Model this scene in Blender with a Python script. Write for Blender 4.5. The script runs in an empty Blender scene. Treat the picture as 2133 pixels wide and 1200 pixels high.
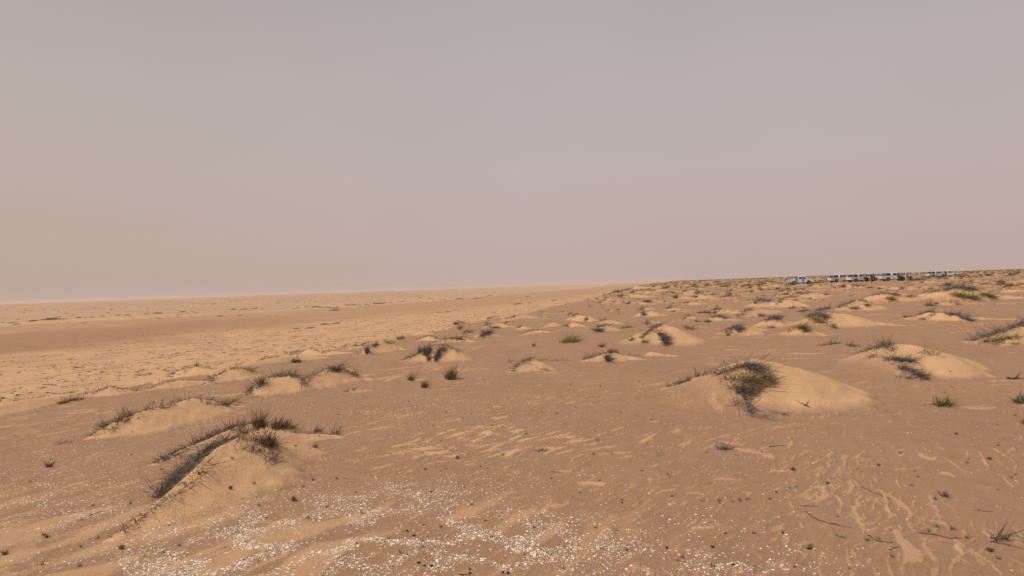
import bpy, bmesh, math, random
import numpy as np
from mathutils import Matrix, Vector

# ------------------------------------------------------------------ camera, world, sun, exposure
SC = bpy.context.scene
COL = SC.collection
F = 1422.0                      # focal length in pixels of the 2133 px wide photograph
CAM = np.array([0.0, 0.0, 2.2])
PITCH, ROLL = -0.12, -1.95
cam_d = bpy.data.cameras.new('camera')
cam = bpy.data.objects.new('camera', cam_d); COL.objects.link(cam)
cam_d.sensor_width = 36.0; cam_d.lens = 24.0; cam_d.clip_start = 0.05; cam_d.clip_end = 30000
MROT = Matrix.Rotation(math.radians(90 + PITCH), 4, 'X') @ Matrix.Rotation(math.radians(ROLL), 4, 'Z')
cam.matrix_world = Matrix.Translation(Vector(CAM)) @ MROT
SC.camera = cam
RM = np.array(MROT.to_3x3())

SUN_EL, SUN_AZ = math.radians(61), math.radians(-100)   # azimuth from +Y towards +X
world = bpy.data.worlds.new('World'); SC.world = world; world.use_nodes = True
nt = world.node_tree; nt.nodes.clear()
def wn(t, **k):
    n = nt.nodes.new(t)
    for a, b in k.items(): setattr(n, a, b)
    return n
out = wn('ShaderNodeOutputWorld'); bg = wn('ShaderNodeBackground'); bg.inputs['Strength'].default_value = 0.1
sky = wn('ShaderNodeTexSky'); sky.sky_type = 'NISHITA'; sky.sun_disc = False
sky.sun_elevation = SUN_EL; sky.sun_rotation = SUN_AZ; sky.dust_density = 8; sky.air_density = 1.0; sky.ozone_density = 1.0
tc = wn('ShaderNodeTexCoord'); sep = wn('ShaderNodeSeparateXYZ'); nt.links.new(tc.outputs['Generated'], sep.inputs[0])
ramp = wn('ShaderNodeValToRGB'); nt.links.new(sep.outputs['Z'], ramp.inputs[0])
cr = ramp.color_ramp
def lin(c): return tuple(((v/255)/12.92 if v/255 <= .04045 else ((v/255+.055)/1.055)**2.4) for v in c)
SKYC = [(0.0, (195, 173, 167)), (0.05, (195, 175, 170)), (0.16, (192, 178, 175)), (0.27, (187, 176, 175)), (0.38, (178, 169, 170)), (0.7, (158, 152, 155))]
cr.elements[0].position, cr.elements[1].position = SKYC[0][0], SKYC[-1][0]
cr.elements[0].color = (*lin(SKYC[0][1]), 1); cr.elements[1].color = (*lin(SKYC[-1][1]), 1)
for p, c in SKYC[1:-1]:
    e = cr.elements.new(p); e.color = (*lin(c), 1)
# dust is thicker and yellower towards the left of the scene
mr = wn('ShaderNodeMapRange'); mr.inputs['From Min'].default_value = 0.0; mr.inputs['From Max'].default_value = -0.6
nt.links.new(sep.outputs['X'], mr.inputs['Value'])
tint = wn('ShaderNodeMix', data_type='RGBA', blend_type='MULTIPLY')
tint.inputs['B'].default_value = (.985, 0.965, 0.90, 1)
nt.links.new(mr.outputs[0], tint.inputs['Factor']); nt.links.new(ramp.outputs[0], tint.inputs['A'])
sn = wn('ShaderNodeTexNoise'); sn.inputs['Scale'].default_value = 1.6; sn.inputs['Detail'].default_value = 4; nt.links.new(tc.outputs['Generated'], sn.inputs['Vector'])
sm = wn('ShaderNodeMapRange'); sm.inputs['From Min'].default_value = .3; sm.inputs['From Max'].default_value = .7; sm.inputs['To Min'].default_value = .955; sm.inputs['To Max'].default_value = 1.045
nt.links.new(sn.outputs[0], sm.inputs['Value'])
dv = wn('ShaderNodeMix', data_type='RGBA', blend_type='MULTIPLY'); dv.inputs['Factor'].default_value = 1
nt.links.new(tint.outputs['Result'], dv.inputs['A']); nt.links.new(sm.outputs[0], dv.inputs['B'])
x10 = wn('ShaderNodeMix', data_type='RGBA', blend_type='MULTIPLY'); x10.inputs['Factor'].default_value = 1
x10.inputs['B'].default_value = (10, 10, 10, 1); nt.links.new(dv.outputs['Result'], x10.inputs['A'])
mx = wn('ShaderNodeMix', data_type='RGBA'); mx.inputs['Factor'].default_value = 0.94
nt.links.new(sky.outputs[0], mx.inputs['A']); nt.links.new(x10.outputs['Result'], mx.inputs['B'])
nt.links.new(mx.outputs['Result'], bg.inputs['Color']); nt.links.new(bg.outputs[0], out.inputs['Surface'])

sd = bpy.data.lights.new('sun', 'SUN'); sun = bpy.data.objects.new('sun', sd); COL.objects.link(sun)
sd.energy = 3.6; sd.angle = math.radians(2.0); sd.color = (1.0, 0.93, 0.84)
sv = Vector((math.sin(SUN_AZ)*math.cos(SUN_EL), math.cos(SUN_AZ)*math.cos(SUN_EL), math.sin(SUN_EL)))
sun.rotation_euler = sv.to_track_quat('Z', 'Y').to_euler()
SC.view_settings.view_transform = 'Standard'; SC.view_settings.look = 'None'
SC.view_settings.exposure = 0.0; SC.view_settings.gamma = 1.0
SC.cycles.volume_bounces = 2; SC.cycles.max_bounces = 6

# ------------------------------------------------------------------ helpers
rng = np.random.default_rng(7)
random.seed(7)
def tag(o, label=None, cat=None, group=None, kind=None):
    if label: o['label'] = label
    if cat: o['category'] = cat
    if group: o['group'] = group
    if kind: o['kind'] = kind
    return o
def empty(name, loc=(0, 0, 0), rz=0.0):
    o = bpy.data.objects.new(name, None); COL.objects.link(o); o.empty_display_size = 0.2
    o.location = loc; o.rotation_euler = (0, 0, rz); return o
def mesh_np(name, V, faces_flat, sizes, mats, mat_idx=None, smooth=False):
    me = bpy.data.meshes.new(name)
    V = np.asarray(V, np.float32); faces_flat = np.asarray(faces_flat, np.int32); sizes = np.asarray(sizes, np.int32)
    me.vertices.add(len(V)); me.vertices.foreach_set('co', V.ravel())
    me.loops.add(len(faces_flat)); me.loops.foreach_set('vertex_index', faces_flat)
    me.polygons.add(len(sizes))
    st = np.concatenate([[0], np.cumsum(sizes)[:-1]]).astype(np.int32)
    me.polygons.foreach_set('loop_start', st)
    for m in mats: me.materials.append(m)
    if mat_idx is not None: me.polygons.foreach_set('material_index', np.asarray(mat_idx, np.int32))
    me.polygons.foreach_set('use_smooth', np.full(len(sizes), smooth))
    me.update(calc_edges=True); return me
def link(name, me, parent=None, loc=None):
    o = bpy.data.objects.new(name, me); COL.objects.link(o)
    if parent: o.parent = parent
    if loc is not None: o.location = loc
    return o
def copy_tree(o, parent=None):
    c = o.copy(); COL.objects.link(c); c.parent = parent
    for ch in list(o.children): copy_tree(ch, c)
    return c

def _h(ix, iy, seed):
    h = (ix.astype(np.int64)*374761393 + iy.astype(np.int64)*668265263 + seed*1442695041) & 0xffffffff
    h = ((h ^ (h >> 13))*1274126177) & 0xffffffff
    return (h ^ (h >> 16)) & 0xffffffff
def noise(x, y, seed=0):
    """gradient noise, about -0.7..0.7"""
    x = np.asarray(x, float); y = np.asarray(y, float)
    ix = np.floor(x); iy = np.floor(y); fx = x-ix; fy = y-iy
    ux = fx*fx*fx*(fx*(fx*6-15)+10); uy = fy*fy*fy*(fy*(fy*6-15)+10)
    def g(a, b, dx, dy):
        t = _h(a, b, seed)*(2*math.pi/4294967296.0)
        return np.cos(t)*dx + np.sin(t)*dy
    n00 = g(ix, iy, fx, fy); n10 = g(ix+1, iy, fx-1, fy); n01 = g(ix, iy+1, fx, fy-1); n11 = g(ix+1, iy+1, fx-1, fy-1)
    return (n00*(1-ux)+n10*ux)*(1-uy) + (n01*(1-ux)+n11*ux)*uy
def fbm(x, y, seed=0, oct=3, gain=.5):
    s = 0; a = 1
    for i in range(oct):
        s = s + a*noise(x*2**i, y*2**i, seed+i*17); a *= gain
    return s
def sstep(a, b, x):
    t = np.clip((x-a)/(b-a), 0, 1); return t*t*(3-2*t)
def ray(px, py):
    px = np.asarray(px, float); py = np.asarray(py, float)
    d = np.stack([(px-1066.5)/F, -(py-600)/F, -np.ones_like(px)], -1)
    return d @ RM.T
def project(P):
    q = (P - CAM) @ RM
    z = np.minimum(q[..., 2], -1e-3)
    return 1066.5 + F*q[..., 0]/-z, 600 - F*q[..., 1]/-z, -q[..., 2]

# ------------------------------------------------------------------ materials
def material(name):
    m = bpy.data.materials.new(name); m.use_nodes = True
    return m, m.node_tree, m.node_tree.nodes['Principled BSDF']
def simple(name, col, rough=.8, spec=.3, metal=0.0, var=0.12, scale=3.0):
    m, t, b = material(name)
    nz = t.nodes.new('ShaderNodeTexNoise'); nz.inputs['Scale'].default_value = scale
    oc = t.nodes.new('ShaderNodeTexCoord'); t.links.new(oc.outputs['Object'], nz.inputs['Vector'])
    r = t.nodes.new('ShaderNodeValToRGB')
    r.color_ramp.elements[0].color = (*[c*(1-var) for c in col], 1); r.color_ramp.elements[1].color = (*[min(1, c*(1+var)) for c in col], 1)
    r.color_ramp.elements[0].position = .3; r.color_ramp.elements[1].position = .7
    t.links.new(nz.outputs[0], r.inputs[0]); t.links.new(r.outputs[0], b.inputs['Base Color'])
    b.inputs['Roughness'].default_value = rough; b.inputs['Specular IOR Level'].default_value = spec; b.inputs['Metallic'].default_value = metal
    return m
def plant_mat(name, cols):
    m, t, b = material(name)
    g = t.nodes.new('ShaderNodeNewGeometry'); r = t.nodes.new('ShaderNodeValToRGB')
    e = r.color_ramp.elements
    n = len(cols)
    e[0].position = 0; e[0].color = (*cols[0], 1); e[1].position = 1; e[1].color = (*cols[-1], 1)
    for i in range(1, n-1):
        q = e.new(i/(n-1)); q.color = (*cols[i], 1)
    t.links.new(g.outputs['Random Per Island'], r.inputs[0]); t.links.new(r.outputs[0], b.inputs['Base Color'])
    b.inputs['Roughness'].default_value = .85; b.inputs['Specular IOR Level'].default_value = .2
    return m
M_GREY = plant_mat('dead_grey_stems', [(.055, .046, .043), (.15, .13, .122), (.09, .07, .056), (.22, .20, .188), (.12, .092, .066)])
M_OLIVE = plant_mat('olive_straw_stems', [(.12, .085, .036), (.22, .165, .06), (.14, .11, .05), (.30, .22, .10), (.17, .14, .05)])
M_GREEN = plant_mat('green_leaves', [(.075, .07, .034), (.14, .125, .052), (.20, .165, .075), (.10, .092, .045)])
M_BROWN = plant_mat('brown_stems', [(.10, .066, .042), (.20, .135, .08), (.15, .095, .06), (.26, .19, .11)])
M_FAR = plant_mat('dark_far_scrub', [(.05, .042, .034), (.12, .10, .075), (.08, .066, .045), (.16, .13, .09)])
M_WOOD = simple('weathered_wood', (.10, .07, .05), var=.3, scale=20)
M_DUNG = simple('dark_dung', (.035, .022, .018), var=.3, scale=30)
M_SHELL = plant_mat('bleached_shell', [(.60, .50, .40), (.74, .67, .58), (.66, .55, .43), (.80, .75, .68), (.44, .33, .24)])

def ground_material():
    m, t, b = material('desert_sand')
    N = t.nodes.new; L = t.links.new
    def at(n):
        a = N('ShaderNodeAttribute'); a.attribute_name = n; return a.outputs['Fac']
    geo = N('ShaderNodeNewGeometry'); P = geo.outputs['Position']
    def nz(scale, detail=3, rough=.55):
        n = N('ShaderNodeTexNoise'); n.inputs['Scale'].default_value = scale; n.inputs['Detail'].default_value = detail
        n.inputs['Roughness'].default_value = rough; L(P, n.inputs['Vector']); return n.outputs[0]
    def math_(op, a, c=None, v=None, clamp=False):
        n = N('ShaderNodeMath'); n.operation = op; n.use_clamp = clamp
        for i, s in enumerate((a, c)):
            if s is None: continue
            if isinstance(s, (int, float)): n.inputs[i].default_value = s
            else: L(s, n.inputs[i])
        return n.outputs[0]
    def mr_(v, a, b_, c=0, d=1):
        n = N('ShaderNodeMapRange'); n.inputs['From Min'].default_value = a; n.inputs['From Max'].default_value = b_
        n.inputs['To Min'].default_value = c; n.inputs['To Max'].default_value = d; L(v, n.inputs['Value']); return n.outputs[0]
    def mixc(f, a, c, bt='MIX'):
        n = N('ShaderNodeMix'); n.data_type = 'RGBA'; n.blend_type = bt
        for s, i in ((f, 'Factor'), (a, 'A'), (c, 'B')):
            if isinstance(s, tuple): n.inputs[i].default_value = (*s, 1)
            elif isinstance(s, (int, float)): n.inputs[i].default_value = s
            else: L(s, n.inputs[i])
        return n.outputs['Result']
    big = nz(.35, 4); mid = nz(3.0, 5, .6); fine = nz(45, 4, .7); grain = nz(160, 2, .7)
    brown = mixc(mr_(big, .35, .65), GB1, GB2)
    brown = mixc(mr_(mid, .35, .65, 0, .5), brown, GB3)
    brown = mixc(mr_(grain, .35, .65, 0, .5), brown, GB4)
    brown = mixc(mr_(fine, .35, .62, 0, .4), brown, (.38, .229, .14))
    sandc = mixc(mr_(mid, .3, .7), GS1, GS2)
    sandc = mixc(mr_(grain, .4, .7, 0, .25), sandc, (.36, .21, .108))
    sf = math_('ADD', at('sand'), mr_(fine, .3, .7, -.13, .13))
    sf = mr_(sf, .20, .80)
    c = mixc(sf, brown, sandc)
    c = mixc(math_('MULTIPLY', at('tan'), 1.0), c, (.285, .160, .085))
    c = mixc(at('grey'), c, (.35, .232, .15))
    # specks of broken shell too small to model one by one
    vo = N('ShaderNodeTexVoronoi'); vo.inputs['Scale'].default_value = 22; L(P, vo.inputs['Vector'])
    sp = N('ShaderNodeSeparateColor'); L(vo.outputs['Color'], sp.inputs[0])
    dot = math_('LESS_THAN', vo.outputs['Distance'], .22)
    on = math_('LESS_THAN', sp.outputs[0], math_('MULTIPLY', at('speck'), .55))
    c = mixc(math_('MULTIPLY', dot, on), c, (.70, .60, .48))
    L(c, b.inputs['Base Color'])
    b.inputs['Roughness'].default_value = .95; b.inputs['Specular IOR Level'].default_value = .12
    # grain and wind ripples
    wv = N('ShaderNodeTexWave'); wv.inputs['Scale'].default_value = 2.6; wv.inputs['Distortion'].default_value = 6
    wv.inputs['Detail'].default_value = 3; wv.inputs['Detail Scale'].default_value = .7
    mp = N('ShaderNodeMapping'); mp.inputs['Rotation'].default_value = (0, 0, math.radians(62)); L(P, mp.inputs['Vector']); L(mp.outputs[0], wv.inputs['Vector'])
    near = at('near')
    hgt = math_('ADD', math_('MULTIPLY', fine, .014), math_('MULTIPLY', mid, .045))
    hgt = math_('ADD', hgt, math_('MULTIPLY', math_('MULTIPLY', wv.outputs['Fac'], mr_(big, .35, .6)), .0016))
    bp = N('ShaderNodeBump'); bp.inputs['Distance'].default_value = 1.0
    L(mr_(near, 0, 1, .25, 1), bp.inputs['Strength']); L(hgt, bp.inputs['Height']); L(bp.outputs[0], b.inputs['Normal'])
    return m
GB1, GB2, GB3, GB4 = (.262, .147, .087), (.310, .178, .104), (.355, .208, .121), (.172, .096, .059)
GS1, GS2 = (.49, .296, .160), (.545, .338, .185)
M_GROUND = ground_material()

# ------------------------------------------------------------------ terrain
EY = [-7000, -50, 0, 16.5, 24, 44, 71, 150, 330, 800, 3000, 7000]
EX = [-1700, -30, -16.5, -11.6, -9.2, -3.0, 3.5, 22, 62, 185, 760, 1800]
FY = [-7000, 0, 464, 577, 820, 1500, 3000, 7000]
FX = [-3800, -660, -348, -216, -107, 60, 380, 1050]
VZ = -12.8
def base_height(x, y):
    x = np.asarray(x, float); y = np.asarray(y, float)
    r = np.hypot(x, y)
    s = (np.interp(y, EY, EX) + .5*noise(y/9, y*0, 3)*np.clip(r/30, 0, 1) - x)*.93
    zt = .10*fbm(x/14, y/14, 11, 3)*np.clip(r/12, .15, 1) + .006*np.clip(x-10, 0, 160) + .0012*np.clip(y-100, 0, 900)*np.clip((x-20)/60, 0, 1)
    zt += .35*fbm(x/60+3, y/60, 23, 3)*np.clip((r-40)/120, 0, 1)
    zt -= .0035*np.clip(8-x, 0, 40)
    zt = np.minimum(zt, 1.9)
    sp = .5*(s+np.sqrt(s*s+1.2))
    drop = 1-np.exp(-sp/38)
    vz = VZ + .7*fbm(x/120, y/120, 31, 3) + .25*fbm(x/18, y/18, 37, 2)
    z = zt*(1-drop) + vz*drop
    s2 = (np.interp(y, FY, FX) - x)*.82 + 30*noise(y/160, x/400, 41)
    rise = 12.6*sstep(0, 520, s2) + .8*sstep(500, 3000, s2)
    far = sstep(200, 700, s2)
    z += rise + far*(2.3*fbm(x/420, y/420, 43, 3))
    z += sstep(2600, 6500, r)*(-(z+3.0))*.8
    return z

TH_D = math.radians(41.5); DTH = math.radians(0.082)
th = np.arange(-TH_D, TH_D, DTH)
side = [math.radians(a) for a in (42.5, 44, 46, 49, 53, 58, 64, 72, 82, 94, 108, 124, 142, 160, 180)]
TH = np.concatenate([-np.array(side[::-1]), th, np.array(side)])   # -180 and 180 both present: the seam closes
rs = [0.02, .3, .6, 1.0, 1.4, 1.8, 2.2, 2.6, 3.0]
while rs[-1] < 3.6: rs.append(rs[-1]*1.02)
while rs[-1] < 6600:
    rs.append(rs[-1]*(1.0058 if rs[-1] < 90 else 1.0068))
RS = np.array(rs)
RG, TG = np.meshgrid(RS, TH, indexing='ij')
GX = RG*np.sin(TG); GY = RG*np.cos(TG)
GZ = base_height(GX, GY)
BASEZ = GZ.copy()
LR = np.log(RS)
def interp(G, x, y):
    r = np.hypot(x, y); a = np.arctan2(x, y)
    i = np.clip(np.interp(r, RS, np.arange(len(RS))), 0, len(RS)-1.001); j = np.clip(np.interp(a, TH, np.arange(len(TH))), 0, len(TH)-1.001)
    i0 = i.astype(int); j0 = j.astype(int); fi = i-i0; fj = j-j0
    return (G[i0, j0]*(1-fj)+G[i0, j0+1]*fj)*(1-fi) + (G[i0+1, j0]*(1-fj)+G[i0+1, j0+1]*fj)*fi
TMARCH = np.concatenate([np.geomspace(2.5, 200, 420), np.geomspace(202, 5000, 260)])
def hit(px, py, G=None):
    """world points where the view rays of these photograph pixels meet the ground"""
    G = GZ if G is None else G
    px = np.atleast_1d(np.asarray(px, float)); py = np.atleast_1d(np.asarray(py, float))
    d = ray(px, py); d = d/np.hypot(d[:, 0], d[:, 1])[:, None]
    X = d[:, 0:1]*TMARCH; Y = d[:, 1:2]*TMARCH; Z = CAM[2]+d[:, 2:3]*TMARCH
    diff = Z-interp(G, X, Y)
    below = diff < 0
    k = np.argmax(below, 1); ok = below.any(1); k = np.where(ok, np.maximum(k, 1), len(TMARCH)-1)
    n = np.arange(len(px)); a = diff[n, k-1]; c = diff[n, k]
    f = np.where(ok, a/np.maximum(a-c, 1e-9), 1); tt = TMARCH[k-1]+(TMARCH[k]-TMARCH[k-1])*f
    x = d[:, 0]*tt; y = d[:, 1]*tt
    return np.stack([x, y, interp(G, x, y)], -1)

SAND = np.zeros_like(GZ); MH = np.zeros_like(GZ)
def add_ridge(P, h, w, sand=1.0, farw=.8, wside=.45):
    """P (n,2) crest points on plan, h heights, w half widths"""
    P = np.asarray(P, float); h = np.asarray(h, float); w = np.asarray(w, float)
    wm = w.max()*1.3
    lo = P.min(0)-wm; hi = P.max(0)+wm
    cx = np.array([lo[0], lo[0], hi[0], hi[0]]); cy = np.array([lo[1], hi[1], lo[1], hi[1]])
    if lo[1] <= .2: rmin = .5
    else: rmin = np.hypot(np.clip(0, lo[0], hi[0]), lo[1])
    rmax = np.hypot(cx, cy).max(); am = np.arctan2(cx, cy)
    i0, i1 = np.searchsorted(RS, rmin)-1, np.searchsorted(RS, rmax)+1
    j0, j1 = np.searchsorted(TH, am.min())-1, np.searchsorted(TH, am.max())+1
    i0 = max(i0, 0); j0 = max(j0, 0)
    x = GX[i0:i1, j0:j1]; y = GY[i0:i1, j0:j1]
    if x.size == 0: return
    sc = wm/1.3; pk = int(np.argmax(h))
    wob = 1+.20*noise(x/(sc*.8)+P[0, 0], y/(sc*.8), 5)+.14*noise(x/(sc*.25), y/(sc*.25), 6)
    H = np.zeros_like(x); U = np.full_like(x, 9.)
    for k in range(len(P)-1):
        ab = P[k+1]-P[k]; l2 = max(ab@ab, 1e-9)
        t = np.clip(((x-P[k, 0])*ab[0]+(y-P[k, 1])*ab[1])/l2, 0, 1)
        dx = x-P[k, 0]-t*ab[0]; dy = y-P[k, 1]-t*ab[1]
        dd = np.hypot(dx, dy); sd2 = (ab[0]*dy-ab[1]*dx)/(dd*math.sqrt(l2)+1e-9)
        ww = (w[k]+(w[k+1]-w[k])*t)*(1-(1-farw)*np.clip(sd2*1.5, 0, 1)); u = dd/ww/wob
        q = np.clip(1-u, 0, 1); pr = .72*q+.28*q*q*(3-2*q)
        hh = (h[k]+(h[k+1]-h[k])*t)*pr
        H = np.maximum(H, hh); U = np.minimum(U, u)
    MH[i0:i1, j0:j1] = np.maximum(MH[i0:i1, j0:j1], H)
    s = sand*np.clip((1.0-U)*3.2+.12, 0, 1)*(U < 1.1)*(1-wside*np.clip((P[pk, 0]-x)/(sc*.8)+.1, 0, 1))
    tailx = np.clip((x-P[:, 0].mean())/(sc*1.5), 0, 1)
    s = np.maximum(s, sand*.5*tailx*np.clip(1.32-U, 0, .32)/.32*(.7+.8*noise(x/(sc*.5), y/(sc*.2), 7)))
    SAND[i0:i1, j0:j1] = np.maximum(SAND[i0:i1, j0:j1], s)

# crest pixel x, crest pixel y, y of the foot of the slope facing the camera
MOUNDS = [
 [(232,1118,1124),(330,1045,1108),(400,985,1090),(450,937,1062),(520,902,1005),(572,900,955),(620,903,925),(705,906,912)],
 [(318,966,969),(400,927,945),(500,886,906),(545,880,902),(600,893,906)],
 [(185,912,915),(230,884,915),(290,860,910),(350,846,894),(400,831,880),(440,835,864),(470,842,852),(500,846,848)],
 [(512,823,826),(554,794,827),(602,784,821),(627,792,816),(658,782,810),(700,762,802),(723,774,798),(770,788,792)],
 [(307,812,814),(349,797,812),(377,792,808),(430,794,797)],
 [(427,800,803),(450,784,800),(489,769,796),(510,770,791),(538,779,783)],
 [(352,783,786),(380,769,782),(411,765,783),(446,771,780)],
 [(430,780,784),(465,764,779),(505,768,775)],
 [(150,824,829),(190,815,829),(231,805,827),(259,811,822),(288,816,818)],
 [(-60,856,880),(-20,848,872),(25,837,862),(75,830,850),(125,823,839),(165,817,829),(192,820,823)],
 [(275,797,800),(300,795,799.5),(328,797,799)],
 [(528,752,764),(584,744,758),(634,737,752),(686,743,746)],
 [(600,739,744),(644,729,742),(690,732,740),(732,733,737)],
 [(700,726,729),(734,716,727),(764,722,725)],
 [(741,741,742.5),(761,728,741),(780,717,738),(801,713,734),(819,720,731),(845,728,729.5)],
 [(864,710,712),(884,703,712),(894,700,712),(914,709,711)],
 [(858,698,701),(876,690,700),(896,693,698)],
 [(836,752,754),(859,742,755),(876,734,756),(896,726,757),(914,720,757),(926,721,757),(944,728,756),(962,740,754),(980,750,752)],
 [(900,715,717.5),(924,708,717),(950,702,715),(965,704,713),(990,711,712.5)],
 [(988,703,705),(1004,693,705),(1014,689,704),(1030,699,702)],
 [(957,697,699),(971,691,698),(986,695,697)],
 [(1006,683,685),(1021,676,685),(1046,674,684),(1070,680,681.5)],
 [(1064,775,777),(1080,763,777),(1095,752,777),(1108,749,776),(1125,755,775),(1150,768,772)],
 [(1208,752,754),(1238,744,756),(1260,737,757),(1280,735,755),(1300,740,752),(1340,748,750)],
 [(1345,738,741),(1358,732,743),(1380,737,742),(1410,741,742.5)],
 [(1330,713,717),(1345,696,719),(1362,684,722),(1378,677,723),(1400,682,723),(1425,696,720),(1452,710,715)],
 [(1503,693,696),(1525,682,700),(1543,676,701),(1558,680,694),(1595,686,688)],
 [(1234,690,692),(1250,681,693),(1268,678,692),(1284,687,689)],
 [(1243,673,675.5),(1260,666,676),(1277,668,675),(1300,674,675)],
 [(1184,664,667),(1198,657,669),(1215,658,670),(1230,660,671),(1248,668,670)],
 [(1173,680,682.5),(1193,672,683),(1205,674,682),(1220,680,681)],
 [(1074,685,687),(1092,679,688),(1112,685,686.5)],
 [(1083,697,698.5),(1103,691,698),(1125,687,696),(1152,692,693)],
 [(1133,682,684),(1143,675,683),(1153,672,682),(1168,678,680)],
 [(1331,655,659),(1340,649,661),(1358,649,661),(1390,656,658)],
 [(1336,643,645),(1348,639,646),(1368,644,645)],
 [(1383,646,648),(1395,641,648),(1415,643,647),(1440,646,647)],
 [(1421,635,637),(1430,630,637),(1450,630,636),(1472,632,633)],
 [(1416,667,668),(1428,658,666),(1445,660,665)],
 [(1341,677,678),(1353,668,676),(1375,670,674)],
 [(1478,662,666),(1493,660,669),(1513,665,669),(1548,666,668)],
 [(1533,661,664),(1555,648,663),(1568,643,660),(1600,646,655),(1625,648,651)],
 [(1566,636,641),(1583,625,643),(1603,628,642),(1620,636,640)],
 [(1615,633,640),(1637,622,643),(1657,627,642),(1682,635,638)],
 [(1643,620,624),(1655,614,625),(1685,610,624),(1725,613,617)],
 [(1668,668,680),(1700,657,684),(1730,652,687),(1760,655,685),(1790,661,681),(1825,671,678),(1885,677,679)],
 [(1638,692,697),(1657,682,701),(1672,679,702),(1692,689,700),(1720,698,700)],
 [(1588,673,680),(1610,661,684),(1635,668,682),(1662,673,677)],
 [(1743,642,644),(1775,631,650),(1790,627,650),(1815,634,647),(1855,642,644)],
 [(1810,618,621),(1835,611,629),(1860,609,631),(1900,614,627),(1945,618,622)],
 [(1920,612,616),(1962,606,620),(1990,597,625),(2020,597,628),(2050,606,627),(2078,614,625),(2140,619,622)],
 [(1878,663,665),(1912,657,668),(1935,651,669),(1970,653,670),(2000,660,670),(2050,661,667),(2115,664,666)],
 [(2012,711,714),(2050,703,719),(2087,689,723),(2133,674,727),(2190,668,727),(2260,700,718)],
 [(1780,741,748),(1815,729,762),(1850,720,776),(1880,719,788),(1905,722,793),(1950,732,794),(1985,742,778),(2022,750,761)],
 [(1480,780,796),(1515,765,826),(1545,756,856),(1573,751,867),(1616,758,866),(1655,768,861),(1695,779,849),(1744,795,834),(1790,812,825)],
 [(1385,807,812),(1430,799,815),(1485,794,812)],
 [(2090,606,609),(2120,603,610),(2160,604,609)],
]
HERO_XY = []
WSIDE = {0: 0, 1: .2, 2: 0, 3: 0, 54: .85, 53: .8, 45: .7, 50: .5, 22: .2, 9: 0}
FARW = {0: .30, 1: .35, 2: .45, 3: .5}
for mi_, M in enumerate(MOUNDS):
    m = np.array(M, float)
    foot = hit(m[:, 0], m[:, 2])
    dc = ray(m[:, 0], m[:, 1]); hl = np.hypot(dc[:, 0], dc[:, 1]); u = dc[:, :2]/hl[:, None]; mc = dc[:, 2]/hl
    Rf = np.hypot(foot[:, 0], foot[:, 1])
    S = .40
    w = np.maximum(CAM[2]-foot[:, 2]+mc*Rf, .02)/(S-mc)
    P = u*(Rf+w)[:, None]
    h = np.maximum(CAM[2]+mc*(Rf+w)-interp(GZ, P[:, 0], P[:, 1]), .01)
    add_ridge(P, h*1.06, np.maximum(w*1.0, .12), farw=FARW.get(mi_, .75), wside=WSIDE.get(mi_, .4))
    for p in P: HERO_XY.append(p)
HERO_XY = np.array(HERO_XY)

# many smaller hummocks farther out on the plain
FARB = []   # x, y, size
def try_spots(n, y0, y1, dens_seed, power=1.0):
    k = 0; tries = 0
    while k < n and tries < n*30:
        tries += 1
        y = y0+(y1-y0)*random.random()**power
        xe = float(np.interp(y, EY, EX))
        x = random.uniform(xe-1, .80*y+6)
        if x < xe+.3: continue
        if random.random() > .35+1.2*float(sstep(-.25, .3, noise(x/16, y/16, dens_seed))): continue
        if len(HERO_XY) and (y < 160) and np.min(np.hypot(HERO_XY[:, 0]-x, (HERO_XY[:, 1]-y)*.7)) < 1.6+y*.012: continue
        yield x, y; k += 1
for x, y in try_spots(120, 40, 75, 51): FARB.append((x, y, random.uniform(.25, .7)))
for x, y in try_spots(480, 70, 170, 52): FARB.append((x, y, random.uniform(.5, 1.5) if random.random() < .25 else random.uniform(.35, .8)))
for x, y in try_spots(620, 165, 420, 53): FARB.append((x, y, random.uniform(.7, 1.9)))
for x, y in try_spots(420, 400, 1000, 54): FARB.append((x, y, random.uniform(1.0, 2.4)))
TRUCK_XY = [((px-1066.5)/F*Y, Y) for px, Y in ((1668,157),(1752,160),(1790,150),(1812,158),(1862,150),(1948,205),(1975,215),(1840,140),(1885,140))]
FARB = [b for b in FARB if all(math.hypot(b[0]-tx, (b[1]-ty)*(.45 if b[1] < ty else 1)) > 4.2 for tx, ty in TRUCK_XY)]
for (x, y, s) in FARB:
    L = s*random.uniform(1.4, 3.6); a = random.uniform(-.25, .35); hh = s*random.uniform(.35, .62)
    c, d = math.cos(a), math.sin(a)
    P = [(x-.5*s*c, y-.5*s*d), (x, y), (x+.5*L*c, y+.5*L*d), (x+L*c, y+L*d)]
    add_ridge(P, [hh*.5, hh, hh*.6, hh*.12], [s*.6, s*.95, s*.7, s*.35], sand=random.uniform(.45, .85))
# low humps under the scrub of the valley floor
VT = []
while len(VT) < 3800:
    y = 60+(560 if len(VT) < 1000 else 1100)*random.random()**1.4; x = random.uniform(-.78*y-10, .25*y)
    xe = float(np.interp(y, EY, EX)); xf = float(np.interp(y, FY, FX))
    if x > xe-(14 if y < 250 else 5) or x < xf+20: continue
    u = (xe-x)/(xe-xf)
    if random.random() < sstep(.20, .50, u): continue
    if noise(x/22, y/22, 61)+.25 < random.uniform(-.3, .5): continue
    VT.append((x, y, random.uniform(.32, .78)*(1+max(0, y-250)/900)))
for (x, y, s) in VT:
    add_ridge([(x-.4*s, y), (x+1.3*s, y+.2*s)], [.16*s, .05*s], [.8*s, .5*s], sand=.9)

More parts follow.
